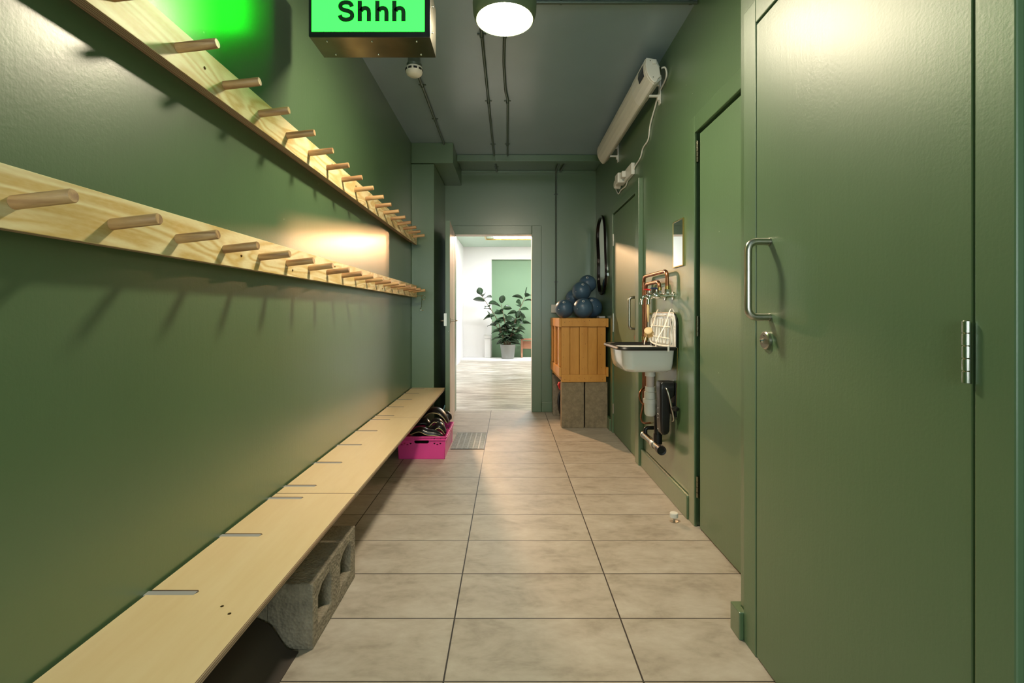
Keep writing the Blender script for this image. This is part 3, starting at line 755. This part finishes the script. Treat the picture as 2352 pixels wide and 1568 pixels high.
for a, b in (((2.682, 1.369), (2.687, 1.634)), ((2.843, 1.369), (2.848, 1.634)), ((2.687, 1.369), (2.843, 1.374)), ((2.687, 1.629), (2.843, 1.634))): box(bm, (RW-.009, a[0], a[1]), (RW-.0008, b[0], b[1]))
obj('frame', bm, 'brass', sm)

# ------------------------------------------------------------------ bulkhead lamp, conduits, detector
LX, LY, LZ = -.018, 2.24, 2.463
lm = thing('ceiling_lamp', 'round warm glowing ceiling lamp with a painted green housing', 'ceiling lamp', (LX, LY, LZ))
bm = nb(); lathe(bm, [(.124, -.002), (.131, -.004), (.138, .004), (.146, .03), (.148, .07), (.135, .12), (.09, .15), (.055, .16), (.055, .2565), (0, .2565), (0, .15), (.118, .12), (.124, .03)], (LX, LY, LZ), 'Z', 56)
obj('housing', bm, 'lamp_body', lm, smooth=True)
bm = nb(); lathe(bm, [(0, -.034), (.05, -.031), (.09, -.022), (.112, -.010), (.1235, .004), (.1235, .012), (0, .012)], (LX, LY, LZ), 'Z', 56); obj('diffuser', bm, 'lamp_glow', lm, smooth=True)
def conduit(label, path, clips=(), r=.0095, fil=.03, mat='conduit', up=CZ):
    P = [Vector(p) for p in path]
    c = thing('conduit', label, 'conduit', P[0], 'painted electrical conduits')
    bm = nb(); tube(bm, P if len(P) == 2 else fillet(P, fil, 5), r, 12); obj('pipe', bm, mat, c, smooth=True)
    for q, ax in clips:
        q = Vector(q); bm = nb()
        if ax == 'Y':
            lathe(bm, [(r+.003, -.006), (r+.003, .006)], q, 'Y', 16); box(bm, (q.x-.026, q.y-.006, q.z+r-.001), (q.x+.026, q.y+.006, q.z+r+.003))
        elif ax == 'X':
            lathe(bm, [(r+.003, -.006), (r+.003, .006)], q, 'X', 16); box(bm, (q.x-.006, q.y-.026, q.z+r-.001), (q.x+.006, q.y+.026, q.z+r+.003))
        else:
            lathe(bm, [(r+.003, -.006), (r+.003, .006)], q, 'Z', 16); box(bm, (q.x-.026, q.y+r-.001, q.z-.006), (q.x+.026, q.y+r+.003, q.z+.006))
        obj('saddle_clip', bm, mat, c, smooth=True)
    return c
cz = CZ-.0145
conduit('left one of the two painted conduits running from the lamp to the far beam', [(-.155, 2.53, cz), (-.152, 3.6, cz), (-.147, 4.92, cz)], [((-.155, 2.80, cz), 'Y'), ((-.1525, 3.68, cz), 'Y'), ((-.148, 4.62, cz), 'Y')])
conduit('right one of the two painted conduits running from the lamp to the far beam', [(-.018, 2.53, cz), (-.03, 3.1, cz), (-.022, 3.5, cz), (-.005, 3.62, cz), (-.010, 4.92, cz)], [((-.020, 2.80, cz), 'Y'), ((-.008, 3.68, cz), 'Y'), ((-.010, 4.62, cz), 'Y')], fil=.05)
conduit('painted conduit crossing the ceiling from the lamp to the right wall', [(-.155, 2.495, cz), (.972, 2.495, cz)], [((.27, 2.495, cz), 'X'), ((.94, 2.495, cz), 'X')])
conduit('painted conduit running from the smoke detector to the boxed corner', [(-.608, 3.06, cz), (-.612, 4.588, cz)], [((-.609, 3.42, cz), 'Y'), ((-.61, 4.02, cz), 'Y')])
conduit('painted conduit dropping down the far wall to the white socket', [(.53, 5.05, 2.677), (.53, 5.395, 2.677), (.53, 5.395, 1.21)], [((.53, 5.395, 2.43), 'Z'), ((.53, 5.395, 1.45), 'Z')])
conduit('short painted conduit on the recessed ceiling left of the far wall pipe', [(-.14, 5.035, 2.677), (-.13, 5.388, 2.677)], [((-.133, 5.25, 2.677), 'Y')])
conduit('short painted conduit on the recessed ceiling right of the far wall pipe', [(.60, 5.035, 2.677), (.575, 5.388, 2.677)], [])
# thin crack line omitted; smoke detector
sd = thing('smoke_detector', 'round white smoke detector on the ceiling below the lit sign', 'smoke detector', (-.585, 3.0, 2.57))
bm = nb(); lathe(bm, [(0, -.002), (.03, 0), (.045, .010), (.052, .026), (.053, .036), (.050, .052), (.044, .056), (0, .056)], (-.585, 3.0, 2.572), 'Z', 36); obj('cover', bm, 'white_plastic', sd, smooth=True)
bm = nb()
for k in range(10):
    a = 2*PI*k/10; c_, s_ = math.cos(a), math.sin(a); p = Vector((-.585+c_*.0525, 3.0+s_*.0525, 2.606))
    u = Vector((-s_, c_, 0))*.011; o_ = Vector((c_, s_, 0))*.0015
    loft(bm, [[p-u-Vector((0, 0, .006))-o_*2, p+u-Vector((0, 0, .006))-o_*2, p+u+Vector((0, 0, .006))-o_*2, p-u+Vector((0, 0, .006))-o_*2], [p-u-Vector((0, 0, .006))+o_, p+u-Vector((0, 0, .006))+o_, p+u+Vector((0, 0, .006))+o_, p-u+Vector((0, 0, .006))+o_]])
obj('vent_slots', bm, 'black', sd)
bm = nb(); lathe(bm, [(.045, .057), (.047, .07), (.04, .08), (.034, .1475), (0, .1475)], (-.585, 3.0, 2.572), 'Z', 30); obj('mount', bm, 'conduit', sd, smooth=True)

# ------------------------------------------------------------------ lit sign
SX0, SX1, SY0, SY1, SZ0, SZ1 = -.797, -.313, 1.93, 2.09, 2.207, 2.415
sg = thing('lit_sign_box', 'hanging green illuminated box sign reading Shhh in a metal case', 'sign', (-.555, 2.0, SZ0))
bm = nb()
fr = .012
outer = rrect(SX0, SX1, SZ0, SZ1, .003, 2); inner = [rrect(SX0+.010, SX1-.022, SZ0+.020, SZ1-.014, .002, 2)]
bm = holed(outer, inner, .006, lambda u, v, w: (u, SY0+w, v))
obj('case_front', bm, 'black', sg)
bm = nb(); box(bm, (SX0+.001, SY0+.0065, SZ0+.001), (SX1-.001, SY1, SZ0+.004)); box(bm, (SX0+.001, SY0+.0065, SZ1-.004), (SX1-.001, SY1, SZ1-.001))
box(bm, (SX0+.001, SY0+.0065, SZ0+.0045), (SX0+.004, SY1, SZ1-.0045)); box(bm, (SX1-.004, SY0+.0065, SZ0+.0045), (SX1-.001, SY1, SZ1-.0045)); box(bm, (SX0+.0045, SY1-.004, SZ0+.0045), (SX1-.0045, SY1-.001, SZ1-.0045))
obj('case_body', bm, 'galv', sg)
obj('light_panel', BX((SX0+.005, SY0+.0045, SZ0+.006), (SX1-.005, SY0+.0125, SZ1-.006)), 'sign_glow', sg)
PXM = SY0/F
def stroke(bm, pts, w, x0, yb):
    P = [Vector((p[0], p[1], 0)) for p in pts]; L = []; Rr = []
    for i, p in enumerate(P):
        d = (P[min(i+1, len(P)-1)]-P[max(i-1, 0)]).normalized(); n = Vector((-d.y, d.x, 0))*w/2
        L.append(p+n); Rr.append(p-n)
    def W(q, y): return (((x0+q.x)-1168)*PXM, y, H-((yb-q.y)-718)*PXM)
    f0, f1 = SY0+.0036, SY0+.0045
    A = [[bm.verts.new(W(q, f)) for q in side] for side in (L, Rr) for f in (f0, f1)]
    for i in range(len(P)-1):
        for a_, b_ in ((0, 2), (1, 3), (0, 1), (2, 3)): bm.faces.new((A[a_][i], A[a_][i+1], A[b_][i+1], A[b_][i]))
    for i in (0, len(P)-1): bm.faces.new((A[0][i], A[1][i], A[3][i], A[2][i]))
bm = nb()
sp_ = smooth_path([(32.5, 33.5, 0), (29.5, 40, 0), (23, 43.3, 0), (14.5, 43.2, 0), (8, 40, 0), (6, 34.5, 0), (8.5, 29, 0), (15, 26, 0), (24, 23.5, 0), (31, 19.5, 0), (33.2, 13, 0), (30, 7, 0), (22, 4, 0), (14, 4.3, 0), (7.5, 7.8, 0), (4.6, 14.5, 0)], 6)
stroke(bm, sp_, 10.2, 775, 47.5); obj('letter_s', bm, 'sign_ink', sg)
for x0_ in (821, 861.5, 900.5):
    bm = nb()
    stroke(bm, [(4.6, 0), (4.6, 47.5)], 10.2, x0_, 47.5)
    stroke(bm, smooth_path([(25.6, 0, 0), (25.6, 10, 0), (25.5, 21, 0), (23.5, 27.5, 0), (17.5, 30.6, 0), (11, 28.6, 0), (7.5, 23.5, 0)], 6), 10, x0_, 47.5)
    obj('letter_h', bm, 'sign_ink', sg)
for y in (SY0+.035, SY1-.025):
    for x in (SX0+.06, (SX0+SX1)/2, SX1-.06):
        bm = nb(); sphere(bm, (x, y, SZ0+.0008), .0045, 12); obj('rivet', bm, 'chrome', sg, smooth=True)
for z in (SZ0+.05, SZ1-.05):
    bm = nb(); sphere(bm, (SX1-.001, SY0+.06, z), .0045, 12); obj('rivet', bm, 'chrome', sg, smooth=True)
for x in (SX0+.06, SX1-.06):
    bm = nb(); tube(bm, [(x, 2.01, SZ1-.002), (x, 2.01, CZ-.001)], .005, 10); obj('hanging_rod', bm, 'galv', sg, smooth=True)

# ------------------------------------------------------------------ infrared heater
HT = thing('wall_heater', 'long white tilted infrared heater panel high on the right wall', 'heater', (.90, 3.7, 2.5))
prof = [(.836, 2.654), (.832, 2.62), (.836, 2.58), (.850, 2.545), (.868, 2.52), (.886, 2.503), (.900, 2.506), (.935, 2.535), (.927, 2.60), (.905, 2.648), (.87, 2.657)]
ctl = prof
bm = nb(); prism(bm, prof, 'Y', 3.27, 4.55); obj('radiant_panel', bm, 'heater', HT, bevel=.003)
grow = [(a+(a-.885)*.03, b+(b-2.58)*.03) for a, b in prof]
bm = nb(); prism(bm, grow, 'Y', 2.955, 3.268); obj('control_housing', bm, 'white_plastic', HT, bevel=.003)
bm = nb(); prism(bm, [(a+(a-.885)*.0, b) for a, b in prof[:7]+[(.91, 2.53), (.925, 2.54), (.915, 2.60), (.90, 2.62), (.90, 2.645)]], 'Y', 2.935, 2.954); obj('end_cap', bm, 'white_plastic', HT, bevel=.004)
bm = nb(); prism(bm, [(.829, 2.632), (.8255, 2.60), (.8345, 2.566), (.838, 2.566), (.832, 2.60), (.833, 2.632)], 'Y', 2.99, 3.09); obj('display_window', bm, 'glass', HT)
obj('socket_cover', BX((.872, 2.925, 2.612), (.895, 2.9345, 2.635)), 'white_plastic', HT, bevel=.002)
bm = nb()
box(bm, (.905, 2.945, 2.555), (.93, 2.956, 2.60)); sphere(bm, (.86, 2.934, 2.635), .003, 8); sphere(bm, (.878, 2.934, 2.535), .003, 8); obj('cap_screws', bm, 'galv', HT)
for y in (3.10, 4.29):
    bm = nb(); box(bm, (RW-.010, y-.016, 2.44), (RW-.001, y+.016, 2.60)); box(bm, (.90, y-.010, 2.487), (RW-.005, y+.010, 2.499)); box(bm, (.925, y-.010, 2.56), (RW-.005, y+.010, 2.572)); box(bm, (.955, y-.012, 2.465), (.966, y+.012, 2.495))
    obj('wall_bracket', bm, 'white_plastic', HT, bevel=.002)
# socket with plugs
sk = thing('wall_socket', 'white double wall socket with timer plug high on the right wall below the heater', 'wall socket', (RW, 3.98, 2.18))
obj('back_plate', BX((RW-.028, 3.73, 2.175), (RW-.001, 3.96, 2.265)), 'white_plastic', sk, bevel=.004)
obj('timer_plug', BX((RW-.075, 3.99, 2.18), (RW-.0, 4.10, 2.265)), 'white_plastic', sk, bevel=.010)
bm = nb(); lathe(bm, [(.0, -.05), (.030, -.05), (.036, -.042), (.038, 0)], (RW-.01, 4.185, 2.215), 'X', 24); obj('round_plug', bm, 'white_plastic', sk, smooth=True)
obj('adaptor', BX((RW-.06, 3.90, 2.20), (RW-.0285, 3.955, 2.25)), 'white_plastic', sk, bevel=.005)
bm = nb(); xx = RW-.006
def onwall(px, py, x=RW-.006): Y = x*F/(px-1168); return Vector((x, Y, H-(py-718)*Y/F))
pts = [Vector((.927, 2.97, 2.60)), Vector((.955, 2.95, 2.60)), Vector((.968, 2.97, 2.55)), onwall(1513, 215), onwall(1505, 245), onwall(1494, 285), onwall(1489, 320), onwall(1477, 340), onwall(1471, 362), onwall(1459, 382), onwall(1452, 400), onwall(1442, 415), onwall(1437, 428), onwall(1427, 436), onwall(1421, 445), onwall(1416, 438), onwall(1414, 430)]
tube(bm, smooth_path(pts, 6), .0055, 10)
obj('power_cable', bm, 'white_plastic', HT, smooth=True)
fs = thing('wall_switch', 'small white wall socket on the dark far wall beside the blue balls', 'wall socket', (.50, FY, 1.1))
obj('plate', BX((.475, FY-.035, 1.105), (.585, FY-.001, 1.197)), 'white_plastic', fs, bevel=.003)
bm = nb(); sphere(bm, (.495, FY-.035, 1.150), .0025, 8); obj('screw', bm, 'galv', fs)

# ------------------------------------------------------------------ sink
SK = thing('wall_sink', 'white enamel wall sink with a black rim and raised splashback', 'sink', (.80, 3.0, .75))
def r3(x0, x1, y0, y1, z, rad, n=6): return [(p[0], p[1], z) for p in rrect(x0, x1, y0, y1, 0, n, rad)]
XR = RW-.012
rd = lambda k: [.02*k, .075*k, .06*k, .015*k]
bm = nb()
loft(bm, [r3(.73, XR-.10, 2.89, 3.14, .752, rd(.9)), r3(.695, XR-.03, 2.835, 3.18, .758, rd(1)), r3(.678, XR-.012, 2.812, 3.20, .775, rd(1)), r3(.670, XR-.008, 2.802, 3.21, .81, rd(1)), r3(.662, XR-.004, 2.79, 3.22, .889, rd(1)),
          r3(.672, XR-.012, 2.80, 3.21, .889, rd(.95)), r3(.680, XR-.014, 2.812, 3.20, .81, rd(.9)), r3(.695, XR-.022, 2.83, 3.185, .775, rd(.9)), r3(.74, XR-.10, 2.89, 3.14, .762, rd(.8))])
obj('basin', bm, 'enamel', SK, smooth=True)
bm = nb()
R_ = [r3(.650, XR-.001, 2.778, 3.232, .8895, rd(1)), r3(.630, XR, 2.76, 3.25, .890, rd(1.1)), r3(.625, XR, 2.756, 3.254, .898, rd(1.1)), r3(.629, XR, 2.76, 3.25, .908, rd(1.1)), r3(.640, XR-.001, 2.768, 3.242, .911, rd(1)), r3(.655, XR-.003, 2.782, 3.226, .904, rd(1)), r3(.663, XR-.005, 2.79, 3.22, .8905, rd(.95))]
rs = [ring(bm, r_) for r_ in R_]
for a, b in zip(rs, rs[1:]+rs[:1]): bridge(bm, a, b)
obj('rim', bm, 'black', SK, smooth=True)
sp_o = rrect(2.765, 3.235, .905, 1.103, 0, 8, [.055, .055, .004, .004])
def ell(cy, cz_, a, b): return [(cy+a*math.cos(2*PI*k/14), cz_+b*math.sin(2*PI*k/14)) for k in range(14)]
obj('splashback', holed(sp_o, [ell(2.835, 1.045, .012, .014), ell(3.165, 1.045, .012, .014)], .006, lambda u, v, w: (XR-.007+w, u, v)), 'enamel', SK)
bm = nb(); e_ = [Vector((XR-.004, a, b)) for a, b in rrect(2.763, 3.237, .905, 1.105, 0, 8, [.057, .057, .004, .004])]
tube(bm, e_[:18]+[e_[18]], .004, 8); tube(bm, [e_[-1], e_[0]], .004, 8); obj('splashback_edge', bm, 'black', SK, smooth=True)
# grate
gr = thing('sink_grate', 'white wire grate folded up against the sink splashback with two straps', 'sink grate', (.92, 2.98, .91))
def lean(y, h): return Vector((RW-.040+.012*h, y, .915+.150*h))
bm = nb()
tube(bm, smooth_path([lean(2.81, 0), lean(3.17, 0), lean(3.18, .5), lean(3.17, 1.08), lean(2.81, 1.08), lean(2.80, .5)], 6, True), .005, 8)
obj('frame', bm, 'clear', gr, smooth=True)
for i in range(6):
    y = 2.855+i*.054; bm = nb(); tube(bm, [lean(y, 0.05), lean(y, 1.03)], .0075, 10); obj('bar', bm, 'enamel', gr, smooth=True)
for h in (.28, .72):
    bm = nb(); tube(bm, [lean(2.80, h)-Vector((.008, 0, 0)), lean(3.18, h)-Vector((.008, 0, 0))], .0035, 8); obj('crossbar', bm, 'clear', gr, smooth=True)
for y in (2.82, 3.06):
    bm = nb(); P = smooth_path([(XR-.002, y-.012, 1.112), (XR-.010, y, 1.130), (XR-.022, y+.002, 1.115), (.915, y+.01, 1.03), (.875, y+.02, .95), (.865, y+.02, .905)], 6)
    rings = []
    for i, p in enumerate(P):
        rings.append([p+Vector((0, -.008, 0)), p+Vector((0, .008, 0)), p+Vector((-.002, .008, -.001)), p+Vector((-.002, -.008, -.001))])
    loft(bm, rings); obj('strap', bm, 'clear', gr)
bm = nb(); box(bm, (.905, 2.748, .885), (.915, 2.754, .917)); box(bm, (.905, 2.754, .912), (.915, 2.80, .917)); obj('rim_clip', bm, 'clear', gr, bevel=.002)
# supply pipes (bent copper)
def cpipe(label, ytap, yfar, ztop, zlow, r=.011):
    c = thing('copper_pipe', label, 'pipe', (.935, yfar, zlow), 'copper water pipes')
    bm = nb(); tube(bm, fillet([(.938, ytap, 1.235), (.938, ytap, ztop), (.938, yfar, ztop), (.938, yfar, zlow)], .045, 8), r, 14); obj('tube', bm, 'copper', c, smooth=True)
    bm = nb(); lathe(bm, [(r+.003, -.012), (r+.003, .012)], (.938, yfar, .93), 'Z', 14); lathe(bm, [(r+.002, 0), (r+.002, .02)], (.938, ytap, 1.245), 'Z', 14); obj('joint', bm, 'brass', c, smooth=True)
    for z in (1.10, .62):
        bm = nb(); box(bm, (.938, yfar-.004, z-.005), (RW-.001, yfar+.004, z+.005)); obj('wall_clip', bm, 'brass', c)
    return c
c1 = cpipe('outer and taller of the two copper pipe loops above the sink taps', 2.861, 3.355, 1.355, .50)
c2 = cpipe('inner and shorter of the two copper pipe loops above the sink taps', 3.005, 3.305, 1.300, .46)
# taps
def tap(y, lever_mat, label):
    t_ = thing('wall_tap', label, 'tap', (.965, y, 1.16), 'chrome wall taps over the sink')
    z = 1.207; bm = nb()
    lathe(bm, [(.024, 0), (.024, .006), (.010, .008)][::-1] if 0 else [(.010, -.008), (.024, -.006), (.024, 0)], (RW-.001, y, z), 'X', 24)
    lathe(bm, [(.011, 0), (.011, .05), (.014, .051), (.014, .07), (.011, .071), (.011, .105)], (RW-.125+.015, y, z), 'X', 20)
    lathe(bm, [(.014, 0), (.017, .004), (.017, .03), (.012, .034)], (.860, y, z), 'X', 16)
    lathe(bm, [(.014, 0), (.015, .004), (.015, .026), (.012, .03)], (.938, y, z+.008), 'Z', 6)
    obj('body', bm, 'chrome', t_, smooth=True)
    bm = nb(); tube(bm, fillet([(.868, y, z), (.842, y, z+.002), (.828, y, z-.018), (.826, y, z-.042)], .012, 5), .0095, 14); lathe(bm, [(.0115, 0), (.0115, .012)], (.826, y, z-.050), 'Z', 16); obj('spout', bm, 'chrome', t_, smooth=True)
    bm = nb(); lathe(bm, [(.009, 0), (.010, .012), (.006, .015), (.006, .028)], (.876, y, z+.010), 'Z', 14); obj('valve_stem', bm, 'chrome', t_, smooth=True)
    bm = nb()
    prism(bm, [(.882, z+.035), (.882, z+.045), (.862, z+.049), (.838, z+.046), (.838, z+.042), (.860, z+.038)], 'Y', y-.0065, y+.0065); obj('lever', bm, lever_mat, t_, bevel=.002)
tap(2.861, 'navy', 'chrome wall tap with a navy blue lever, the nearer one')
tap(3.005, 'red', 'chrome wall tap with a red lever, the farther one')
# dish brush
db = thing('dish_brush', 'round wooden dish brush hanging below the blue-levered tap', 'brush', (.826, 2.86, .96))
bm = nb(); P = [Vector((.826, 2.861, 1.158)), Vector((.826, 2.861, 1.10)), Vector((.827, 2.862, 1.05))]
tube(bm, smooth_path(P, 6), lambda t: .0065+.002*math.sin(PI*t*1.4)-.0005*t, 14); obj('handle', bm, 'brush_wood', db, smooth=True)
bm = nb(); tube(bm, [(.827, 2.862, 1.05), (.826, 2.862, 1.018)], .004, 10); obj('neck', bm, 'steel', db, smooth=True)
HD = Vector((.824, 2.85, 1.000)); ax = Vector((-.35, -.72, .55)).normalized(); u = ax.cross(Vector((0, 0, 1))).normalized(); v = ax.cross(u)
bm = nb(); loft(bm, [[HD+ax*h+(u*math.cos(2*PI*k/24)+v*math.sin(2*PI*k/24))*rr for k in range(24)] for h, rr in ((-.006, .020), (-.004, .0235), (.004, .0235), (.006, .020))]); obj('head', bm, 'brush_wood', db, smooth=True)
bm = nb()
for i in range(60):
    a = i*2.4; rr = .0195*math.sqrt((i+.5)/60); d = u*math.cos(a)+v*math.sin(a); p0 = HD+d*rr-ax*.005
    tube(bm, [p0, p0-ax*.026+d*rr*.55-Vector((0, 0, .004))], .0019, 5)
obj('bristles', bm, 'bristle', db)
# trap
tr = thing('sink_trap', 'white plastic bottle trap under the sink with its black outlet and grey waste pipe', 'sink trap', (.878, 3.0, .30))
tx, ty = .876, 2.99
bm = nb(); lathe(bm, [(.022, .752), (.030, .75), (.030, .715), (.022, .712)][::-1], (tx, ty, 0), 'Z', 28); obj('waste_nut', bm, 'white_plastic', tr, smooth=True)
bm = nb(); lathe(bm, [(.0245, .62), (.0245, .714)], (tx, ty, 0), 'Z', 28); obj('tailpiece', bm, plain('pinkish_plastic', rgb(214, 196, 188), .4), tr, smooth=True)
bm = nb(); lathe(bm, [(0, .468), (.024, .470), (.033, .480), (.036, .50), (.036, .548), (.043, .550), (.043, .575), (.036, .577), (.036, .618), (.031, .62), (.031, .65), (.0, .65)], (tx, ty, 0), 'Z', 32); obj('bottle', bm, 'white_plastic', tr, smooth=True)
bm = nb(); tube(bm, fillet([(tx+.01, ty, .53), (tx+.045, ty, .53), (tx+.045, ty-.005, .30)], .02, 6), .0215, 18); lathe(bm, [(.0265, .30), (.0265, .36)], (tx+.045, ty-.005, 0), 'Z', 20); obj('outlet_pipe', bm, 'black', tr, smooth=True)
wp = tr
bm = nb(); tube(bm, [(.905, 2.88, .292), (.905, 3.24, .292)], .0215, 20); obj('waste_pipe', bm, 'galv', wp, smooth=True)
bm = nb(); lathe(bm, [(.018, .004), (.018, -.012), (.0275, -.014), (.0275, .03), (.022, .032)], (.905, 2.87, .292), 'Y', 24); obj('end_collar', bm, 'black', wp, smooth=True)
bm = nb(); lathe(bm, [(0, 0), (.0178, 0), (.0178, .002)], (.905, 2.863, .292), 'Y', 20); obj('plug', bm, 'black', wp, smooth=True)
bm = nb(); lathe(bm, [(.027, -.02), (.027, .02)], (.905, 3.0, .292), 'Y', 20); lathe(bm, [(.025, -.01), (.025, .01)], (.905, 3.22, .292), 'Y', 20); obj('coupling', bm, 'steel', wp, smooth=True)
bm = nb(); tube(bm, fillet([(.905, 3.20, .30), (.905, 3.20, .345), (.973, 3.20, .345)], .02, 5), .013, 12); obj('wall_branch', bm, 'black', wp, smooth=True)
bm = nb(); box(bm, (.905, 3.08, .284), (RW-.001, 3.10, .300)); obj('wall_bracket', bm, 'galv', wp)
# water heater
wh = thing('water_heater', 'black rounded under-sink water heater on the right wall', 'water heater', (.92, 2.87, .39))
bm = nb(); rings = []
for z, k, xr in ((.395, .018, .920), (.402, .009, .930), (.42, .003, .936), (.50, 0, .937), (.60, 0, .939), (.625, -.001, .962), (.66, -.002, .966), (.694, .0, .966), (.703, .006, .960)):
    rings.append([(p[0], p[1], z) for p in rrect(.880+k, xr, 2.800+k, 2.893-k*.6, 0, 6, [.004, .02, .014, .012])])
loft(bm, rings); obj('casing', bm, 'black', wh, smooth=True)
obj('mount_plate', BX((.9665, 2.80, .50), (RW-.0005, 2.90, .70)), 'black', wh, bevel=.003)
bm = nb(); box(bm, (.93, 2.83, .55), (.9664, 2.87, .58)); obj('wall_spacer', bm, 'black', wh)
bm = nb(); tube(bm, smooth_path([(.908, 2.803, .668), (.912, 2.786, .664), (.923, 2.776, .62), (.938, 2.774, .55), (.949, 2.776, .495), (.944, 2.79, .482)], 6), .006, 12); obj('silver_hose', bm, 'steel', wh, smooth=True)
bm = nb()
for z, w in ((.645, .018), (.545, .006), (.51, .02), (.487, .008), (.42, .006), (.403+.02, .008)):
    box(bm, (.8785, 2.846-w/2, z), (.8802, 2.846+w/2, z+.0035))
obj('markings', bm, 'white', wh)
# thin copper feeds under sink
for pth, pr in (([(.937, 3.355, .50), (.93, 3.36, .44), (.915, 3.34, .38), (.93, 3.32, .35), (RW-.001, 3.32, .35)], c1),
                ([(.937, 3.305, .60), (.905, 3.29, .58), (.885, 3.27, .54), (.90, 3.24, .50), (.935, 3.22, .52), (RW-.001, 3.22, .52)], c2)):
    bm = nb(); tube(bm, smooth_path(pth, 6), .007, 10); obj('feed_pipe', bm, 'copper', pr, smooth=True)
# chain and plug
cp = thing('sink_plug', 'black sink plug hanging on a long bead chain from the sink edge', 'sink plug', (.955, 2.75, .54))
bm = nb()
zz = .905
while zz > .575:
    sphere(bm, (.962-(.905-zz)*.02, 2.752, zz), .0023, 6); zz -= .0048
tube(bm, [(.962, 2.752, .905), (.9554, 2.752, .575)], .0009, 6); obj('chain', bm, 'brass', cp, smooth=True)
bm = nb(); lathe(bm, [(0, .575), (.006, .572), (.022, .566), (.022, .560), (.016, .548), (0, .548)], (.950, 2.752, 0), 'Z', 24); obj('stopper', bm, 'black', cp, smooth=True)
# door stop
ds = thing('door_stop', 'small white knob door stop on the tiled floor near the right wall', 'door stop', (.877, 2.565, 0))
bm = nb(); lathe(bm, [(0, .0005), (.022, .0005), (.022, .002), (.005, .004), (.005, .022), (0, .022)], (.877, 2.565, 0), 'Z', 24); obj('base', bm, 'steel', ds, smooth=True)
bm = nb(); lathe(bm, [(0, .0225), (.020, .0225), (.0215, .024), (.0215, .044), (.019, .047), (0, .047)], (.877, 2.565, 0), 'Z', 24); obj('cap', bm, 'white_plastic', ds, smooth=True)

# ------------------------------------------------------------------ lights
def area(name, loc, rot, size, sy, power, col, spread=180):
    l = bpy.data.lights.new(name, 'AREA'); l.shape = 'RECTANGLE'; l.size = size; l.size_y = sy; l.energy = power; l.color = col; l.spread = math.radians(spread)
    o = bpy.data.objects.new(name, l); COL.objects.link(o); o.location = loc; o.rotation_euler = rot; return o
area('window_light', (0, BY+.02, 1.4), (math.radians(90), 0, 0), 1.0, 1.3, 20, (.84, .97, .94))  # fill lamp added at the unseen rear window
area('studio_window', (4.17, 8.6, 1.5), (0, math.radians(90), 0), 2.0, 4.5, 34, (.95, .98, 1))  # added fill lamp, out of view, brightens the room beyond
def aim(o, tgt):
    o.rotation_euler = (Vector(tgt)-o.location).to_track_quat('-Z', 'Y').to_euler()
def spot(name, loc, tgt, power, col, r=.05, ang=70):
    l = bpy.data.lights.new(name, 'SPOT'); l.energy = power; l.color = col; l.shadow_soft_size = r; l.spot_size = math.radians(ang); l.spot_blend = .3
    o = bpy.data.objects.new(name, l); COL.objects.link(o); o.location = loc; aim(o, tgt); return o
spot('warm_beam', (1.85, 10.28, 2.60), (-.9, 2.6, 1.0), 115, (1, .52, .22))
spot('warm_beam', (1.35, 9.58, 2.60), (-.9, 3.0, 1.2), 115, (1, .52, .22))
spot('warm_beam', (-.90, 7.08, 2.32), (.97, 3.6, 1.3), 300, (1, .60, .32), .04, 60)
w = bpy.data.worlds.new('world'); sc.world = w; w.use_nodes = True
w.node_tree.nodes['Background'].inputs[0].default_value = (.6, .7, .8, 1); w.node_tree.nodes['Background'].inputs[1].default_value = .3

# ------------------------------------------------------------------ camera
cam = bpy.data.cameras.new('camera'); co = bpy.data.objects.new('camera', cam); COL.objects.link(co)
co.location = (0, 0, H); co.rotation_euler = (math.radians(90), 0, 0)
cam.sensor_width = 36; cam.lens = 36*F/2352; cam.shift_x = 8/2352; cam.shift_y = -66/2352
cam.clip_start = .02
sc.camera = co
sc.view_settings.view_transform = 'Standard'; sc.view_settings.look = 'None'; sc.view_settings.gamma = 1; sc.view_settings.use_curve_mapping = False
sc.view_settings.exposure = 0.55
